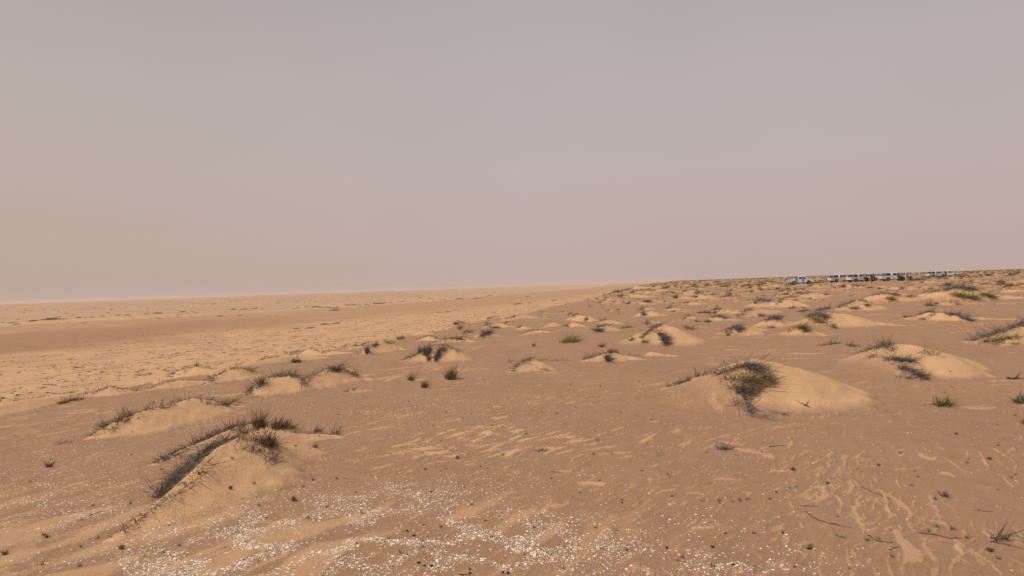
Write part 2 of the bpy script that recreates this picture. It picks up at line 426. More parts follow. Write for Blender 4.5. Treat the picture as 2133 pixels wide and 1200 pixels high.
# ---- thin drifts of fresh sand lying on the coarse brown surface
PX, PY, PD = project(np.stack([GX, GY, GZ], -1))
NEARF = (RG < 60) & (np.abs(TG) < TH_D+.02)
def along(ang, lx, ly, seed, oct=3, warp=.35):
    c, s = math.cos(ang), math.sin(ang)
    wx = GX+warp*noise(GX/1.3, GY/1.3, seed+9); wy = GY+warp*noise(GX/1.3+7, GY/1.3, seed+10)
    return fbm((wx*s+wy*c)/lx, (wx*c-wy*s)/ly, seed, oct)
edge_s = np.interp(GY, EY, EX)-GX
# diagonal drifts in the left and centre foreground, level ones farther off
d1a = along(math.radians(44), .62, .095, 71); d1b = along(math.radians(27), .8, .10, 171)
d1c = along(math.radians(40), .30, .045, 172, 2); d1r = along(math.radians(22), .55, .12, 173, 3, .9)
d2a = along(math.radians(52), 1.1, .17, 72, 3, .6); d2b = along(math.radians(82), 1.5, .22, 174, 3, .6); d3 = along(math.radians(84), 6.0, .9, 73, 3, 2.0)
patch1 = sstep(-.15, .34, fbm(GX/2.2, GY/2.2, 74, 3)); patch2 = sstep(-.15, .35, fbm(GX/5, GY/5, 75, 3))
near1 = 1-sstep(13, 24, RG); mid2 = sstep(10, 18, RG)*(1-sstep(60, 110, RG)); far3 = sstep(45, 90, RG)*(edge_s < 3)
wl = 1-sstep(500, 900, PX); wr = sstep(1350, 1650, PX)*sstep(930, 990, PY)
d1 = d1b*wl+d1a*(1-wl); d1 = d1*(1-wr)+d1r*wr
d2 = d2a*(1-sstep(1000, 1500, PX))+d2b*sstep(1000, 1500, PX)
core = np.exp(-((PX-980)/260)**2-((PY-900)/80)**2)
thr = .42-.26*patch1-.16*core+.08*wr
streak = sstep(thr, thr+.22, d1)*near1*(.6+.35*core)
streak = np.maximum(streak, .5*sstep(.30-.25*patch2, .62-.25*patch2, d1c)*near1)
thr2 = .42-.26*patch2
streak = np.maximum(streak, .75*sstep(thr2, thr2+.24, d2)*mid2)
streak = np.maximum(streak, .5*sstep(.22, .5, d3)*far3)
# broad patches of loose sand bottom left
soft = sstep(-.05, .45, along(math.radians(30), 1.7, .42, 76, 4)*1.1+.22*sstep(.0, 1, (900-PX)/700))*sstep(960, 1080, PY)*(1-sstep(1000, 1700, PX))
streak = np.maximum(streak, .62*soft)
# the drifts that can be followed one by one
def cv(pts, ox, oy, s=3.0): return [(ox+a/s, oy+b/s) for a, b in pts]
R7 = [([(1050,590),(1060,640),(1030,690)],12),([(950,700),(990,750),(980,810)],10),([(1110,700),(1090,760),(1070,800),(1100,870),(1140,930)],17),
 ([(1240,670),(1280,720),(1270,770),(1310,820),(1275,855)],14),([(1240,710),(1190,750),(1190,790)],8),([(1540,700),(1570,770),(1600,800),(1560,850)],12),
 ([(1480,770),(1410,840),(1410,880),(1450,930)],7),([(1500,980),(1520,1030),(1590,1110)],18),([(1860,430),(1890,490),(1920,530)],10),([(1940,400),(2000,440),(2080,490)],7),
 ([(1990,570),(2030,620),(2070,650)],8),([(1640,460),(1700,510),(1780,570)],6),([(1340,580),(1350,640)],9),([(1330,420),(1400,405)],6),([(1780,420),(1780,450)],8),
 ([(1010,470),(1020,510)],10),([(1100,480),(1090,520),(1000,530)],6),([(930,470),(890,500)],7),([(855,465),(810,500)],8),([(710,440),(680,470)],6),
 ([(850,530),(855,570),(830,575)],7),([(1155,480),(1150,510),(1120,520)],5),([(910,600),(940,660)],15),([(660,720),(690,790)],7),([(750,690),(830,650),(890,645)],8),
 ([(830,690),(850,740)],6),([(1360,700),(1375,750)],5),([(960,590),(1010,620)],4),([(1740,910),(1780,950)],9),([(2070,900),(2120,960)],8),([(2090,490),(2070,550)],8),
 ([(220,360),(380,385)],6),([(330,410),(430,425),(560,455)],15),([(560,280),(620,265)],6),([(660,255),(720,245)],8),([(180,150),(240,170)],17),([(20,695),(120,685)],12),
 ([(200,600),(370,600)],12),([(60,900),(150,900),(210,880)],9),([(380,680),(430,690),(400,710)],7),([(1260,920),(1310,900)],12),([(1510,400),(1520,420)],6),
 ([(1590,390),(1640,410)],6),([(1960,470),(2040,540)],4),([(1740,145),(1850,152),(1960,150)],9),([(1700,1010),(1760,1060)],14),([(1060,1040),(1060,1090)],10),
 ([(1930,1130),(2000,1190)],9),([(510,890),(520,900)],9),([(740,860),(750,890)],8),([(1350,880),(1370,920)],8),([(1540,855),(1640,870),(1670,900)],9),
 ([(600,500),(700,470)],7),([(540,545),(700,540)],6),([(1180,620),(1185,645)],5),([(1600,560),(1660,560),(1700,580)],9),([(1470,440),(1560,470),(1600,455)],10),([(930,640),(960,670)],7)]
R6 = [([(1480,620),(1550,622),(1640,620)],13),([(1430,490),(1450,460),(1510,440)],7),([(1920,535),(1975,495)],10),([(1210,400),(1330,402)],9),([(1340,540),(1440,548)],11),
 ([(1970,685),(2100,660)],6),([(1590,320),(1660,300)],7),([(1250,800),(1300,770),(1420,755)],14),([(1800,775),(1860,730)],13),([(1930,235),(1990,235)],6),([(1690,440),(1780,435)],7),
 ([(640,470),(720,452)],9),([(440,470),(510,455)],10),([(170,540),(330,500)],9),([(780,385),(880,378)],8),([(910,415),(990,400)],8),([(680,400),(710,397)],8),([(940,215),(1030,210)],6),
 ([(390,385),(470,375)],6),([(160,250),(320,220)],5),([(170,290),(330,262)],5),([(20,50),(190,40)],8),([(950,145),(1000,140)],8)]
for (pts, hw), (ox, oy) in [(q, (1422, 800)) for q in R7]+[(q, (711, 800)) for q in R6]:
    p = cv(pts, ox, oy); hw = hw/3.0
    a = np.array(p); lo = a.min(0)-hw*2.5-4; hi = a.max(0)+hw*2.5+4
    sel = NEARF & (PX > lo[0]) & (PX < hi[0]) & (PY > lo[1]) & (PY < hi[1])
    x = PX[sel]; y = PY[sel]; wx = GX[sel]; wy = GY[sel]
    x = x+hw*1.5*noise(wx*5, wy*5, 81)+hw*1.0*noise(wx*11, wy*8, 82)*1.4; y = y+hw*1.2*noise(wx*6+9, wy*6, 83)+hw*.7*noise(wx*17, wy*11, 84)
    best = np.full(x.shape, 99.); n = len(p)
    for k in range(n-1):
        ab = a[k+1]-a[k]; t = np.clip(((x-a[k, 0])*ab[0]+(y-a[k, 1])*ab[1])/(ab@ab), 0, 1)
        tt = (k+t)/(n-1); ww = hw*(.35+.75*np.sin(np.pi*(.12+.76*tt)))
        best = np.minimum(best, np.hypot(x-a[k, 0]-t*ab[0], y-a[k, 1]-t*ab[1])/ww)
    streak[sel] = np.maximum(streak[sel], np.clip(1.1-.72*best, 0, 1)*(.72+.35*noise(wx*3, wy*3, 85)))
TERR = 1-sstep(2, 9, edge_s)           # 1 on the plain, 0 in the valley
streak = streak*TERR
SAND = np.maximum(SAND, streak*.9)
valley = 1-TERR
s2g = (np.interp(GY, FY, FX)-GX)*.82
uv = np.clip((np.interp(GY, EY, EX)-GX)/np.maximum(np.interp(GY, EY, EX)-np.interp(GY, FY, FX), 1), 0, 2)
nv = fbm(GX/45, GY/45, 91, 3)
SAND = np.maximum(SAND, valley*(.70-.30*sstep(-.1, .5, fbm(GX/9, GY/9, 92, 4))+.12*fbm(GX/2.5, GY/2.5, 96, 2)))
us = uv+.10*nv
TAN = valley*(1-sstep(.97, 1.04, uv+.03*nv))*(.45*sstep(.26, .44, us)+.75*sstep(.22, .40, us)*(1-sstep(.50, .70, us))*np.exp(-((PX+60)/560)**2)+.12)
GREY = valley*np.clip(sstep(.0, 160, s2g)*.85+.2*fbm(GX/90, GY/60, 93, 3), 0, 1)
gp = np.exp(-((PX-545)/120)**2-((PY-650+.02*(PX-545))/6.5)**2)
GREY = np.clip(GREY+.8*gp*valley, 0, 1)*(.72+1.0*fbm(GX/26, GY/60, 95, 3)+.5*fbm(GX/110, GY/110, 97, 2))
# ---- heights: mounds, drifts, small scale relief
wt = np.clip(RG/4, 0, 1)
GZ = GZ+MH+.011*streak*(RG < 60)
GZ += (.010*fbm(GX/.35, GY/.35, 101, 2)+.030*fbm(GX/1.1, GY/1.1, 102, 2))*TERR*(1-.6*np.clip(SAND, 0, 1))*(1-sstep(40, 80, RG))
GZ += .0032*np.sin((GX*math.cos(.45)-GY*math.sin(.45))*2*math.pi/.26+5*noise(GX/.9, GY/.9, 103))*sstep(-.1, .3, noise(GX/2.5, GY/2.5, 104))*(1-sstep(14, 22, RG))

# ---- where the shells lie (photograph zones, then broken up in plan)
def blob(px, py, cx, cy, rx, ry): return np.exp(-((px-cx)/rx)**2-((py-cy)/ry)**2)
def shell_zone(px, py):
    z = 1.0*blob(px, py, 640, 1110, 330, 75)+.9*blob(px, py, 780, 1025, 190, 26)+.75*blob(px, py, 1080, 1130, 300, 70)+.6*blob(px, py, 330, 1190, 240, 45)
    z += .35*blob(px, py, 110, 1040, 150, 60)+.5*blob(px, py, 1560, 1175, 230, 40)+.35*blob(px, py, 1520, 1090, 120, 22)+.4*blob(px, py, 2060, 1035, 90, 14)
    z += .42*blob(px, py, 120, 1020, 190, 90)+.32*blob(px, py, 780, 850, 240, 38)+.22*blob(px, py, 330, 900, 230, 40)
    z += .28*blob(px, py, 560, 870, 150, 35)+.22*blob(px, py, 900, 850, 200, 40)+.25*blob(px, py, 300, 950, 160, 30)+.25*blob(px, py, 1080, 1000, 230, 40)
    z += .12*blob(px, py, 1700, 960, 250, 60)+.14*blob(px, py, 1150, 900, 300, 60)
    return z
dune = blob(PX, PY, 400, 1020, 60, 60)+blob(PX, PY, 500, 960, 70, 50)
net = 1-np.abs(fbm(GX/.8, GY/.8, 111, 3))*2.6
ZN = shell_zone(PX, PY)
MHk = sstep(.03, .08, MH)
band = .5*blob(PX, PY, 950, 760, 260, 30)+.45*blob(PX, PY, 1250, 700, 260, 30)+.4*blob(PX, PY, 1600, 720, 300, 50)+.35*blob(PX, PY, 250, 880, 300, 60)
SPECK = np.clip((.62*ZN+.45*band+.07)*(.4+.9*sstep(-.1, .4, net)), 0, 1)*(1-MHk)*(RG < 120)*TERR*(1-.6*np.clip(SAND, 0, 1))

nR, nT = GZ.shape
V = np.stack([GX, GY, GZ], -1).reshape(-1, 3)
ii, jj = np.meshgrid(np.arange(nR-1), np.arange(nT-1), indexing='ij')
a0 = (ii*nT+jj).ravel(); q = np.stack([a0, a0+1, a0+nT+1, a0+nT], -1)[:, ::-1]
gm = mesh_np('ground', V, q.ravel(), np.full(len(q), 4), [M_GROUND], smooth=True)
for nm, A in (('sand', SAND), ('tan', TAN), ('grey', GREY), ('speck', SPECK), ('near', 1-sstep(20, 120, RG))):
    at_ = gm.attributes.new(nm, 'FLOAT', 'POINT'); at_.data.foreach_set('value', np.clip(A, 0, 1).astype(np.float32).ravel())
ground = link('ground', gm); tag(ground, 'brown and orange sand plain with drifted mounds above a pale valley', 'ground', kind='structure')
def zat(x, y): return interp(GZ, np.asarray(x, float), np.asarray(y, float))

# ------------------------------------------------------------------ plants
def ribbons(R, D, L, W, B, segs=3):
    """R roots, D unit directions, L lengths, W widths, B bend vectors -> verts, faces"""
    n = len(R); R = np.asarray(R, float); D = np.asarray(D, float)
    s = np.cross(D, rng.normal(size=(n, 3))); s /= np.linalg.norm(s, axis=1)[:, None]+1e-9
    vs = []
    for k in range(segs+1):
        t = k/segs
        p = R + D*(L*t)[:, None] + B*(L*t*t)[:, None]
        ww = (W*.5*(1-t)**.6)[:, None]
        if k < segs: vs += [p-s*ww, p+s*ww]
        else: vs += [p]
    V = np.stack(vs, 1); m = V.shape[1]
    base = (np.arange(n)*m)[:, None]
    f = []; sz = []
    for k in range(segs-1): f.append(base+np.array([2*k, 2*k+1, 2*k+3, 2*k+2]))
    tri = base+np.array([2*segs-2, 2*segs-1, 2*segs])
    flat = np.concatenate([np.concatenate(f, 1), tri], 1); sizes = np.tile([4]*(segs-1)+[3], n)
    return V.reshape(-1, 3), flat.ravel(), sizes
def merge(parts):
    V = []; Fc = []; S = []; MI = []; o = 0
    for (v, f, s, mi) in parts:
        V.append(v); Fc.append(np.asarray(f)+o); S.append(s); MI.append(np.full(len(s), mi)); o += len(v)
    return np.concatenate(V), np.concatenate(Fc), np.concatenate(S), np.concatenate(MI)
def unit(a): return a/(np.linalg.norm(a, axis=-1, keepdims=True)+1e-9)
WIND = np.array([.93, -.25, 0.0])
def stems(R, L, wid, up=.45, lean=.5, along=None, droop=.35, curl=.25, segs=3, zf=.6):
    n = len(R)
    d = rng.normal(size=(n, 3)); d[:, 2] = np.abs(d[:, 2])*zf+up
    d += WIND*lean
    if along is not None: d += np.asarray(along)*rng.choice([-1, 1, 1], n)[:, None]*1.1
    d = unit(d)
    b = rng.normal(size=(n, 3))*curl; b[:, 2] -= droop*rng.random(n); b += WIND*.18
    return ribbons(R, d, L*np.clip(rng.gamma(4.0, .2, n), .3, 1.6), wid*rng.uniform(.6, 1.6, n), b, segs)
def px_roots(pts, hw, n):
    a = np.array(pts, float)
    if len(a) == 1: a = np.vstack([a, a+[[.5, 0]]])
    sg = np.hypot(*np.diff(a, axis=0).T); cum = np.concatenate([[0], np.cumsum(sg)])
    u = rng.random(n)*cum[-1]; k = np.clip(np.searchsorted(cum, u)-1, 0, len(sg)-1)
    p = a[k]+(a[k+1]-a[k])*((u-cum[k])/sg[k])[:, None]
    if isinstance(hw, (int, float)): hw = (hw, hw)
    ang = rng.random(n)*2*np.pi; r = np.abs(rng.normal(size=n))*.55
    p = p+np.stack([np.cos(ang)*r*hw[0], np.sin(ang)*r*hw[1]], 1)
    H = hit(p[:, 0], p[:, 1]); dist = np.hypot(H[:, 0], H[:, 1])
    # base plain straight below the points: what lies much farther was seen past the crest
    b_ = hit(a[:, 0], a[:, 1]+4, BASEZ); bd = np.hypot(b_[:, 0], b_[:, 1]); lim = float(np.clip(1.35*bd.max(), 0, 1.9*bd.min()+3)) if bd.min() < 60 else 1.5*bd.min()
    rd = float(bd.min()); lo, hi = rd*.55, lim
    for _ in range(6):
        bad = dist > hi
        if not bad.any(): break
        p[bad, 1] += 2.0+rd*0; Hn = hit(p[bad, 0], p[bad, 1]); H[bad] = Hn; dist[bad] = np.hypot(Hn[:, 0], Hn[:, 1])
    ok = (dist > lo) & (dist < hi)
    return H[ok], float(np.median(dist[ok]) if ok.any() else rd)
NSCR = 0
def bush(label, specs, cat='bush', name='dry_bush', group=None):
    """specs: (part name, material, points px, half width px, count, stem length px, kw)"""
    global NSCR
    res = []
    for (pn, mat, pts, hw, n, lp, kw) in specs:
        yy = np.mean([q[1] for q in pts]); R, dist = px_roots(pts, hw, int(n*float(np.interp(yy, [690, 740, 830], [1.25, 1.0, .68]))) if n > 60 else n)
        if len(R) < 4: continue
        res.append((pn, mat, R, dist, lp*.85*dist/F, kw, pts))
    if not res: print('MISSED', label); return None
    allR = np.concatenate([r[2] for r in res]); c = allR.mean(0); c[2] = allR[:, 2].min()
    root = empty(name, c); tag(root, label, cat, group)
    for (pn, mat, R, dist, L, kw, pts) in res:
        al = None
        kw = dict(kw)
        if kw.pop('follow', False) and len(pts) > 1:
            e = hit([pts[0][0], pts[-1][0]], [pts[0][1], pts[-1][1]]); v = e[1]-e[0]; v[2] = 0; al = v/np.linalg.norm(v)
        wid = kw.pop('wid', 1.0)*(.0034+dist*.00031)
        R = R-c-np.array([0, 0, .01])
        v, f, s = stems(R, L, wid, along=al, segs=5 if dist < 40 else 3, **kw)
        link(pn, mesh_np(pn, v, f, s, [mat]), root)
    NSCR += 1
    return root
MAT = dict(up=.08, zf=.35, lean=.35, droop=.4, curl=.65, follow=True)          # tangled mat
TUF = dict(up=1.7, lean=.15, droop=.1, curl=.2)                        # upright tuft
SPR = dict(up=.7, lean=.3, droop=.25, curl=.45)                         # loose spray
G, O, B, N = M_GREY, M_OLIVE, M_BROWN, M_GREEN
def S(pts, hw, n, lp, mat=G, st=MAT, pn='stems', **k):
    d = dict(st); d.update(k); return (pn, mat, pts, hw, n, lp, d)
D = 'bushes growing on the sand mounds'
bush('long thick mat of grey brushwood running down the left edge of the nearest dune', [
  S([(238,1115),(285,1083),(334,1048)], (4,3), 620, 17), S([(322,1038),(358,1002),(393,973),(427,942),(450,925)], (13,10), 5200, 19),
  S([(330,1035),(380,985),(430,935)], (16,11), 420, 20, B, SPR), S([(300,1030),(340,1000),(380,970)], (22,10), 200, 22), S([(345,1045),(400,1000),(440,962)], (14,10), 300, 30, B)], group=D)
bush('sparse grey runners and twigs over the crest of the nearest dune', [
  S([(450,922),(490,910),(520,900),(550,893)], (7,4), 500, 18), S([(445,930),(480,915),(520,915),(560,925)], (22,10), 330, 30, B, SPR),
  S([(520,905),(480,895)], 12, 120, 26, B, TUF)], group=D)
bush('narrow grey bramble strip along the back crest of the nearest dune', [
  S([(322,964),(360,947),(400,927),(450,904),(490,889),(525,883)], (5,4), 2700, 17), S([(400,925),(460,898),(530,882)], (9,4), 170, 20, B, TUF)], group=D)
bush('tall wispy brown grass tuft standing on top of the nearest dune', [S([(530,889),(550,888)], (9,5), 320, 38, O, TUF, 'grass'), S([(536,889)], 6, 90, 46, B, TUF)], cat='grass tuft', name='grass_tuft')
bush('rounded olive green bush beside the tall grass tuft on the nearest dune', [S([(570,892),(604,892)], (9,4), 420, 22, N, TUF, 'leaves', wid=1.7), S([(565,893),(612,894)], (9,4), 250, 24, O, SPR)])
bush('dark grass clump on the front face of the nearest dune', [S([(542,925),(572,930)], (10,7), 360, 32, B, TUF, 'grass'), S([(545,922),(575,928)], (12,7), 200, 26, G, SPR)], cat='grass tuft', name='grass_tuft')
bush('loose brown twigs trailing below the dark grass clump on the nearest dune', [S([(500,935),(540,940),(580,950)], (20,9), 170, 30, B, SPR), S([(555,950),(575,965)], (14,12), 130, 28)])
bush('thin line of creeping stems right of the olive green bush', [S([(590,897),(640,903),(705,907)], (10,3), 420, 18), S([(655,900),(668,899)], (8,3), 60, 18, B, TUF)], group=D)
bush('small sparse tuft at the tip of the nearest dune', [S([(690,904),(706,904)], (8,3), 70, 22, B, TUF)], cat='grass tuft', name='grass_tuft')
bush('thin creeping branch lying left of the second dune', [S([(110,930),(128,924),(160,917)], (3,2), 90, 14)], cat='branch', name='dry_branch')
bush('dark bristly growth at the lower left end of the second dune', [S([(190,909),(205,897),(222,885)], (6,5), 360, 18), S([(215,888)], (8,8), 90, 22, O, SPR)], group=D)
bush('olive grass hanging over the bend of the second dune crest', [S([(240,880),(262,872),(275,864)], (9,9), 380, 24, O, SPR, 'grass'), S([(232,885),(240,893)], (5,8), 90, 20, O)], cat='grass tuft', name='grass_tuft')
bush('thin dark fringe along the long crest of the second dune', [S([(280,862),(320,852),(350,846),(385,833),(410,830),(450,836),(490,846)], (5,3), 900, 14), S([(300,856),(380,835)], (12,3), 110, 22, B, TUF), S([(430,840),(470,845)], (15,5), 120, 16, B, SPR)], group=D)
bush('compact dark tuft at the right end of the second dune', [S([(462,843),(476,843)], (6,4), 220, 15, O, SPR), S([(480,838),(495,834)], (8,4), 130, 16, O, SPR)])
bush('blue grey bristles down the left shoulder of the double humped dune', [S([(514,820),(530,806),(550,795)], (8,6), 800, 20), S([(545,800)], (12,6), 100, 20, B, TUF)], group=D)
bush('dark bristly fringe over the left hump of the double humped dune', [S([(560,787),(580,782),(605,781),(628,789)], (7,4), 650, 17), S([(570,785),(620,787)], (8,3), 110, 20, B, TUF)], group=D)
bush('faint brown twigs on the sand between the two humps', [S([(625,798),(640,800)], (9,9), 80, 22, B, SPR)])
bush('dark grass cap on the peak of the double humped dune', [S([(632,792),(665,778),(690,768),(705,765)], (6,3), 380, 16), S([(688,768),(700,770)], (10,6), 380, 18)], group=D)
bush('sparse twigs down the right side of the double humped dune', [S([(710,768),(728,777),(748,785)], (8,4), 170, 17, B, SPR)])
bush('pair of small dark sprigs on the brown sand below the double humped dune', [S([(720,816)], (4,2), 30, 9, B, SPR), S([(737,812)], (4,2), 30, 9, B, SPR)])
bush('dark fringe on the low crest nearest the plain edge', [S([(428,799),(450,785),(475,772)], (6,4), 300, 14), S([(480,770),(505,768),(530,777)], (8,3), 280, 13, O, SPR)], group=D)
bush('long thin dark stem line on the low dune left of the double humped dune', [S([(308,811),(345,798),(380,792),(425,792)], (6,2), 260, 10)], group=D)
bush('scattered twigs on the pale crest at the plain edge', [S([(350,784),(372,772),(400,764),(445,770)], (9,3), 260, 12), S([(360,780)], (10,5), 60, 14, B), S([(410,763)], (7,3), 60, 14, O, TUF)], group=D)
bush('brush along the top of the pale hummock left of the long thin stem line', [S([(162,825),(190,815),(225,804)], (9,4), 300, 12), S([(228,804),(250,808),(282,816)], (9,3), 200, 12)], group=D)
bush('dark stem line over the pale dune at the left border', [S([(0,845),(30,835),(70,829),(115,825)], (7,2), 260, 11), S([(120,822),(160,817)], (9,3), 120, 12)], group=D)
bush('low olive scrub strip on brown sand below the left border dune', [S([(122,841),(142,838)], (8,3), 260, 11, O, SPR), S([(145,834),(172,832)], (10,3), 240, 10, O, SPR)])
bush('bright green cushion plant on the pale slope at the plain edge', [S([(610,754),(624,754)], (5,3), 260, 9, N, SPR, 'leaves', wid=1.7)], name='green_bush')
bush('low dark brush left of the bright green cushion plant', [S([(535,752),(575,744)], (9,4), 260, 11, O), S([(600,740),(625,733),(650,728)], (8,3), 220, 11)], group=D)
bush('fringe of twigs above the bright green cushion plant', [S([(655,730),(690,732)], (8,3), 140, 10, O), S([(705,725),(735,716),(762,721)], (8,3), 240, 10)], group=D)
bush('upright dark tuft on the left flank of a small twin hummock', [S([(763,735),(766,730)], (4,6), 200, 15, G, TUF)], cat='grass tuft', name='grass_tuft')
bush('brush on the crest of the small twin hummock', [S([(742,741),(756,732)], (3,2), 50, 8), S([(775,722),(785,717)], (7,5), 220, 11), S([(800,713),(815,716)], (8,3), 150, 11, O)], group=D)
bush('grey brush on the hump behind the grassy middle mound', [S([(902,715),(925,708),(945,704)], (7,3), 240, 10, O), S([(940,706),(965,706)], (9,4), 280, 9)], group=D)
bush('row of dark grass tufts on the left slope of the middle mound', [S([(842,750),(858,742),(880,734)], (6,4), 520, 13), S([(872,735),(880,732)], (4,3), 120, 16, G, TUF)], group=D)
bush('tall dark grass columns on the face of the middle mound', [S([(886,740),(893,728)], (6,5), 500, 15, G, SPR), S([(906,752),(912,740),(914,732)], (5,5), 520, 15, G, SPR), S([(893,748)], (6,6), 180, 14, B, SPR), S([(922,730)], (7,6), 160, 14, O, SPR)], cat='grass tuft', name='grass_tuft', group=D)
bush('fringe of thin grass over the top of the middle mound', [S([(900,723),(918,720),(935,723),(955,733)], (6,3), 420, 11)], group=D)
bush('dark pointed brush cap on the small mound behind the middle mound', [S([(1003,700),(1012,692),(1020,694)], (8,4), 480, 12), S([(996,703),(1003,697)], (4,3), 100, 10)], group=D)
bush('dark leaning tuft on a small hummock at the edge of the valley view', [S([(962,696),(974,691),(982,693)], (6,3), 260, 11)], group=D)
bush('dark round tuft leaning left near the plain edge', [S([(955,686),(960,683)], (5,3), 180, 9, O, SPR)])
bush('small dark tuft near the plain edge left of the middle mound', [S([(830,707),(838,705)], (6,3), 160, 9, O, SPR)])
bush('curved brush over the pale hummock right of the plain edge', [S([(866,709),(880,703),(896,700),(908,705)], (4,2), 220, 8)], group=D)
bush('broken brush on the pale hummock with a long right tail', [S([(1010,680),(1022,675)], (6,4), 260, 10), S([(1028,682),(1036,683)], (6,3), 160, 9)], group=D)
bush('upright dark green grass tuft standing alone in front of the middle mound', [S([(932,790),(944,790)], (6,2), 520, 26, O, TUF, 'grass'), S([(934,790),(942,790)], (4,2), 200, 24, G, TUF), S([(948,789),(960,789)], (6,1.5), 60, 10)], cat='grass tuft', name='grass_tuft')
bush('thin wispy grass tuft left of the alone standing green tuft', [S([(852,792),(858,793)], (5,2), 150, 22, B, TUF, 'grass')], cat='grass tuft', name='grass_tuft')
bush('smaller fan shaped grass tuft nearer the camera than the alone standing green tuft', [S([(880,807),(888,807)], (5,2), 210, 19, B, TUF, 'grass')], cat='grass tuft', name='grass_tuft')
bush('dark brush on the left shoulder of the smooth pale mound in the centre', [S([(1067,773),(1078,762),(1092,753),(1106,748)], (7,4), 760, 14), S([(1060,754),(1066,753)], (5,2), 60, 12)], group=D)
bush('thin line of dry stems trailing right from the smooth pale mound in the centre', [S([(1110,750),(1140,751),(1180,752)], (9,2), 180, 9), S([(1120,768),(1145,772)], (12,4), 60, 8, B, SPR)])
bush('dark blue grey clump in the middle of a broad low mound', [S([(1263,742),(1267,752)], (6,4), 480, 13)], group=D)
bush('wispy fringe along the back of the broad low mound', [S([(1212,751),(1235,743),(1255,737)], (8,4), 190, 13, B, SPR), S([(1265,735),(1285,735)], (9,3), 220, 12, O, TUF), S([(1290,738),(1340,742)], (10,2), 90, 9)], group=D)
bush('long grey green brush on the left slope of the twin crest mound', [S([(1336,705),(1348,692),(1362,683),(1376,676)], (8,4), 760, 13), S([(1338,713),(1345,711)], (7,4), 200, 11, O)], group=D)
bush('dark tangled bush spilling down the front of the twin crest mound', [S([(1372,692),(1378,700),(1384,712),(1392,718)], (8,6), 900, 13), S([(1390,705)], (8,6), 90, 11, B, SPR)], group=D)
bush('olive scrub behind the twin crest mound', [S([(1425,682),(1445,688)], (10,4), 180, 10, O, SPR)])
bush('blue grey bush crowning the mound right of the twin crest mound', [S([(1508,693),(1525,684),(1540,679)], (7,4), 500, 12), S([(1537,690),(1543,684)], (6,6), 420, 12), S([(1516,697)], (6,3), 110, 9)], group=D)
bush('dark clump on a small mound with a sunlit right flank', [S([(1238,688),(1250,689)], (7,5), 420, 11), S([(1245,682),(1265,678)], (8,3), 200, 10)], group=D)
bush('brush line on the low hummock behind the small sunlit mound', [S([(1247,672),(1260,666)], (6,3), 180, 10, O)], group=D)
bush('broad olive grass tussock leaning right on flat brown sand', [S([(1172,714),(1185,712),(1200,712)], (9,3), 620, 17, O, SPR, 'grass', lean=.9)], cat='grass tuft', name='grass_tuft')
bush('small yellow green plant right of the olive tussock', [S([(1108,721),(1114,720)], (4,2), 90, 8, O, SPR)])
bush('small dark green sprig with a pale sand tail', [S([(1248,721),(1256,723)], (5,2), 130, 9, N, SPR, 'leaves')], name='green_bush')
bush('small yellow brown plant left of the twin crest mound', [S([(1311,709),(1318,708)], (5,3), 110, 9, O, SPR)])
bush('low olive strip of scrub between the small mounds', [S([(1295,684),(1318,681)], (8,2), 190, 7, O, SPR)])
bush('dark clump at the left of a far flat hummock', [S([(1190,663),(1200,655)], (4,4), 200, 8)], group=D)
bush('small upright clump on the front of the far flat hummock', [S([(1219,668),(1222,664)], (4,4), 200, 9)], group=D)
bush('dark clump on the windward toe of a pale rounded hummock', [S([(1173,680),(1183,679)], (5,2), 150, 7)], group=D)
bush('small clump on the left toe of the pale hummock near the plain edge', [S([(1078,684),(1084,681)], (4,3), 110, 8)], group=D)
bush('thin brush on the long crest near the plain edge', [S([(1085,696),(1105,689),(1130,687)], (7,2), 200, 7, O)], group=D)
bush('dark round clump on the front one of two paired hummocks', [S([(1337,653),(1342,656)], (5,4), 280, 8)], group=D)
bush('dark clump on the rear one of two paired hummocks', [S([(1332,646),(1346,640)], (7,3), 240, 7)], group=D)
bush('dark clump on the hummock right of the paired hummocks', [S([(1388,645),(1395,641)], (5,3), 220, 8)], group=D)
bush('dark clump at the head of a far narrow sand tail', [S([(1425,634),(1431,630)], (5,3), 180, 7)], group=D)
bush('arched brush on the far hummock in front of the long scrub strip', [S([(1419,665),(1432,657),(1442,659)], (6,3), 220, 8, O)], group=D)
bush('clump on the left of a far mound behind the twin crest mound', [S([(1344,677),(1350,669)], (5,3), 180, 8)], group=D)
bush('long low dark scrub strip with a pale gap of sand in it', [S([(1482,662),(1495,659),(1512,665)], (9,3), 500, 8)], group=D)
bush('reddish brown dead cushion below the long low scrub strip', [S([(1470,671),(1478,670)], (6,2), 200, 7, B, SPR), S([(1446,669),(1458,671)], (6,2), 90, 6, B, SPR)])
bush('dark round scrub on the crest of the ridge of hummocks', [S([(1572,632),(1583,625),(1598,629)], (8,4), 560, 9)], group=D)
bush('diagonal dark brush on the slope under the round crest scrub', [S([(1537,660),(1550,650),(1565,643)], (7,4), 460, 9), S([(1580,658),(1588,657)], (6,4), 170, 9, O)], group=D)
bush('spreading bush left of the big olive tangle on the right ridge', [S([(1598,668),(1612,660),(1622,666)], (10,6), 620, 12), S([(1600,680),(1612,683)], (8,2), 90, 9)], group=D)
bush('curved brush on the far left of the right ridge', [S([(1618,632),(1630,625),(1640,620)], (6,3), 360, 9)], group=D)
bush('thin brush following the farthest crest of the right ridge', [S([(1643,620),(1660,614),(1685,610)], (7,3), 360, 9)], group=D)
bush('big tangled olive bush at the head of the long pale dune', [S([(1682,660),(1700,655),(1720,662)], (10,7), 900, 14), S([(1695,664),(1715,673)], (12,7), 420, 14, O), S([(1722,676),(1738,683)], (8,3), 110, 12)], group=D)
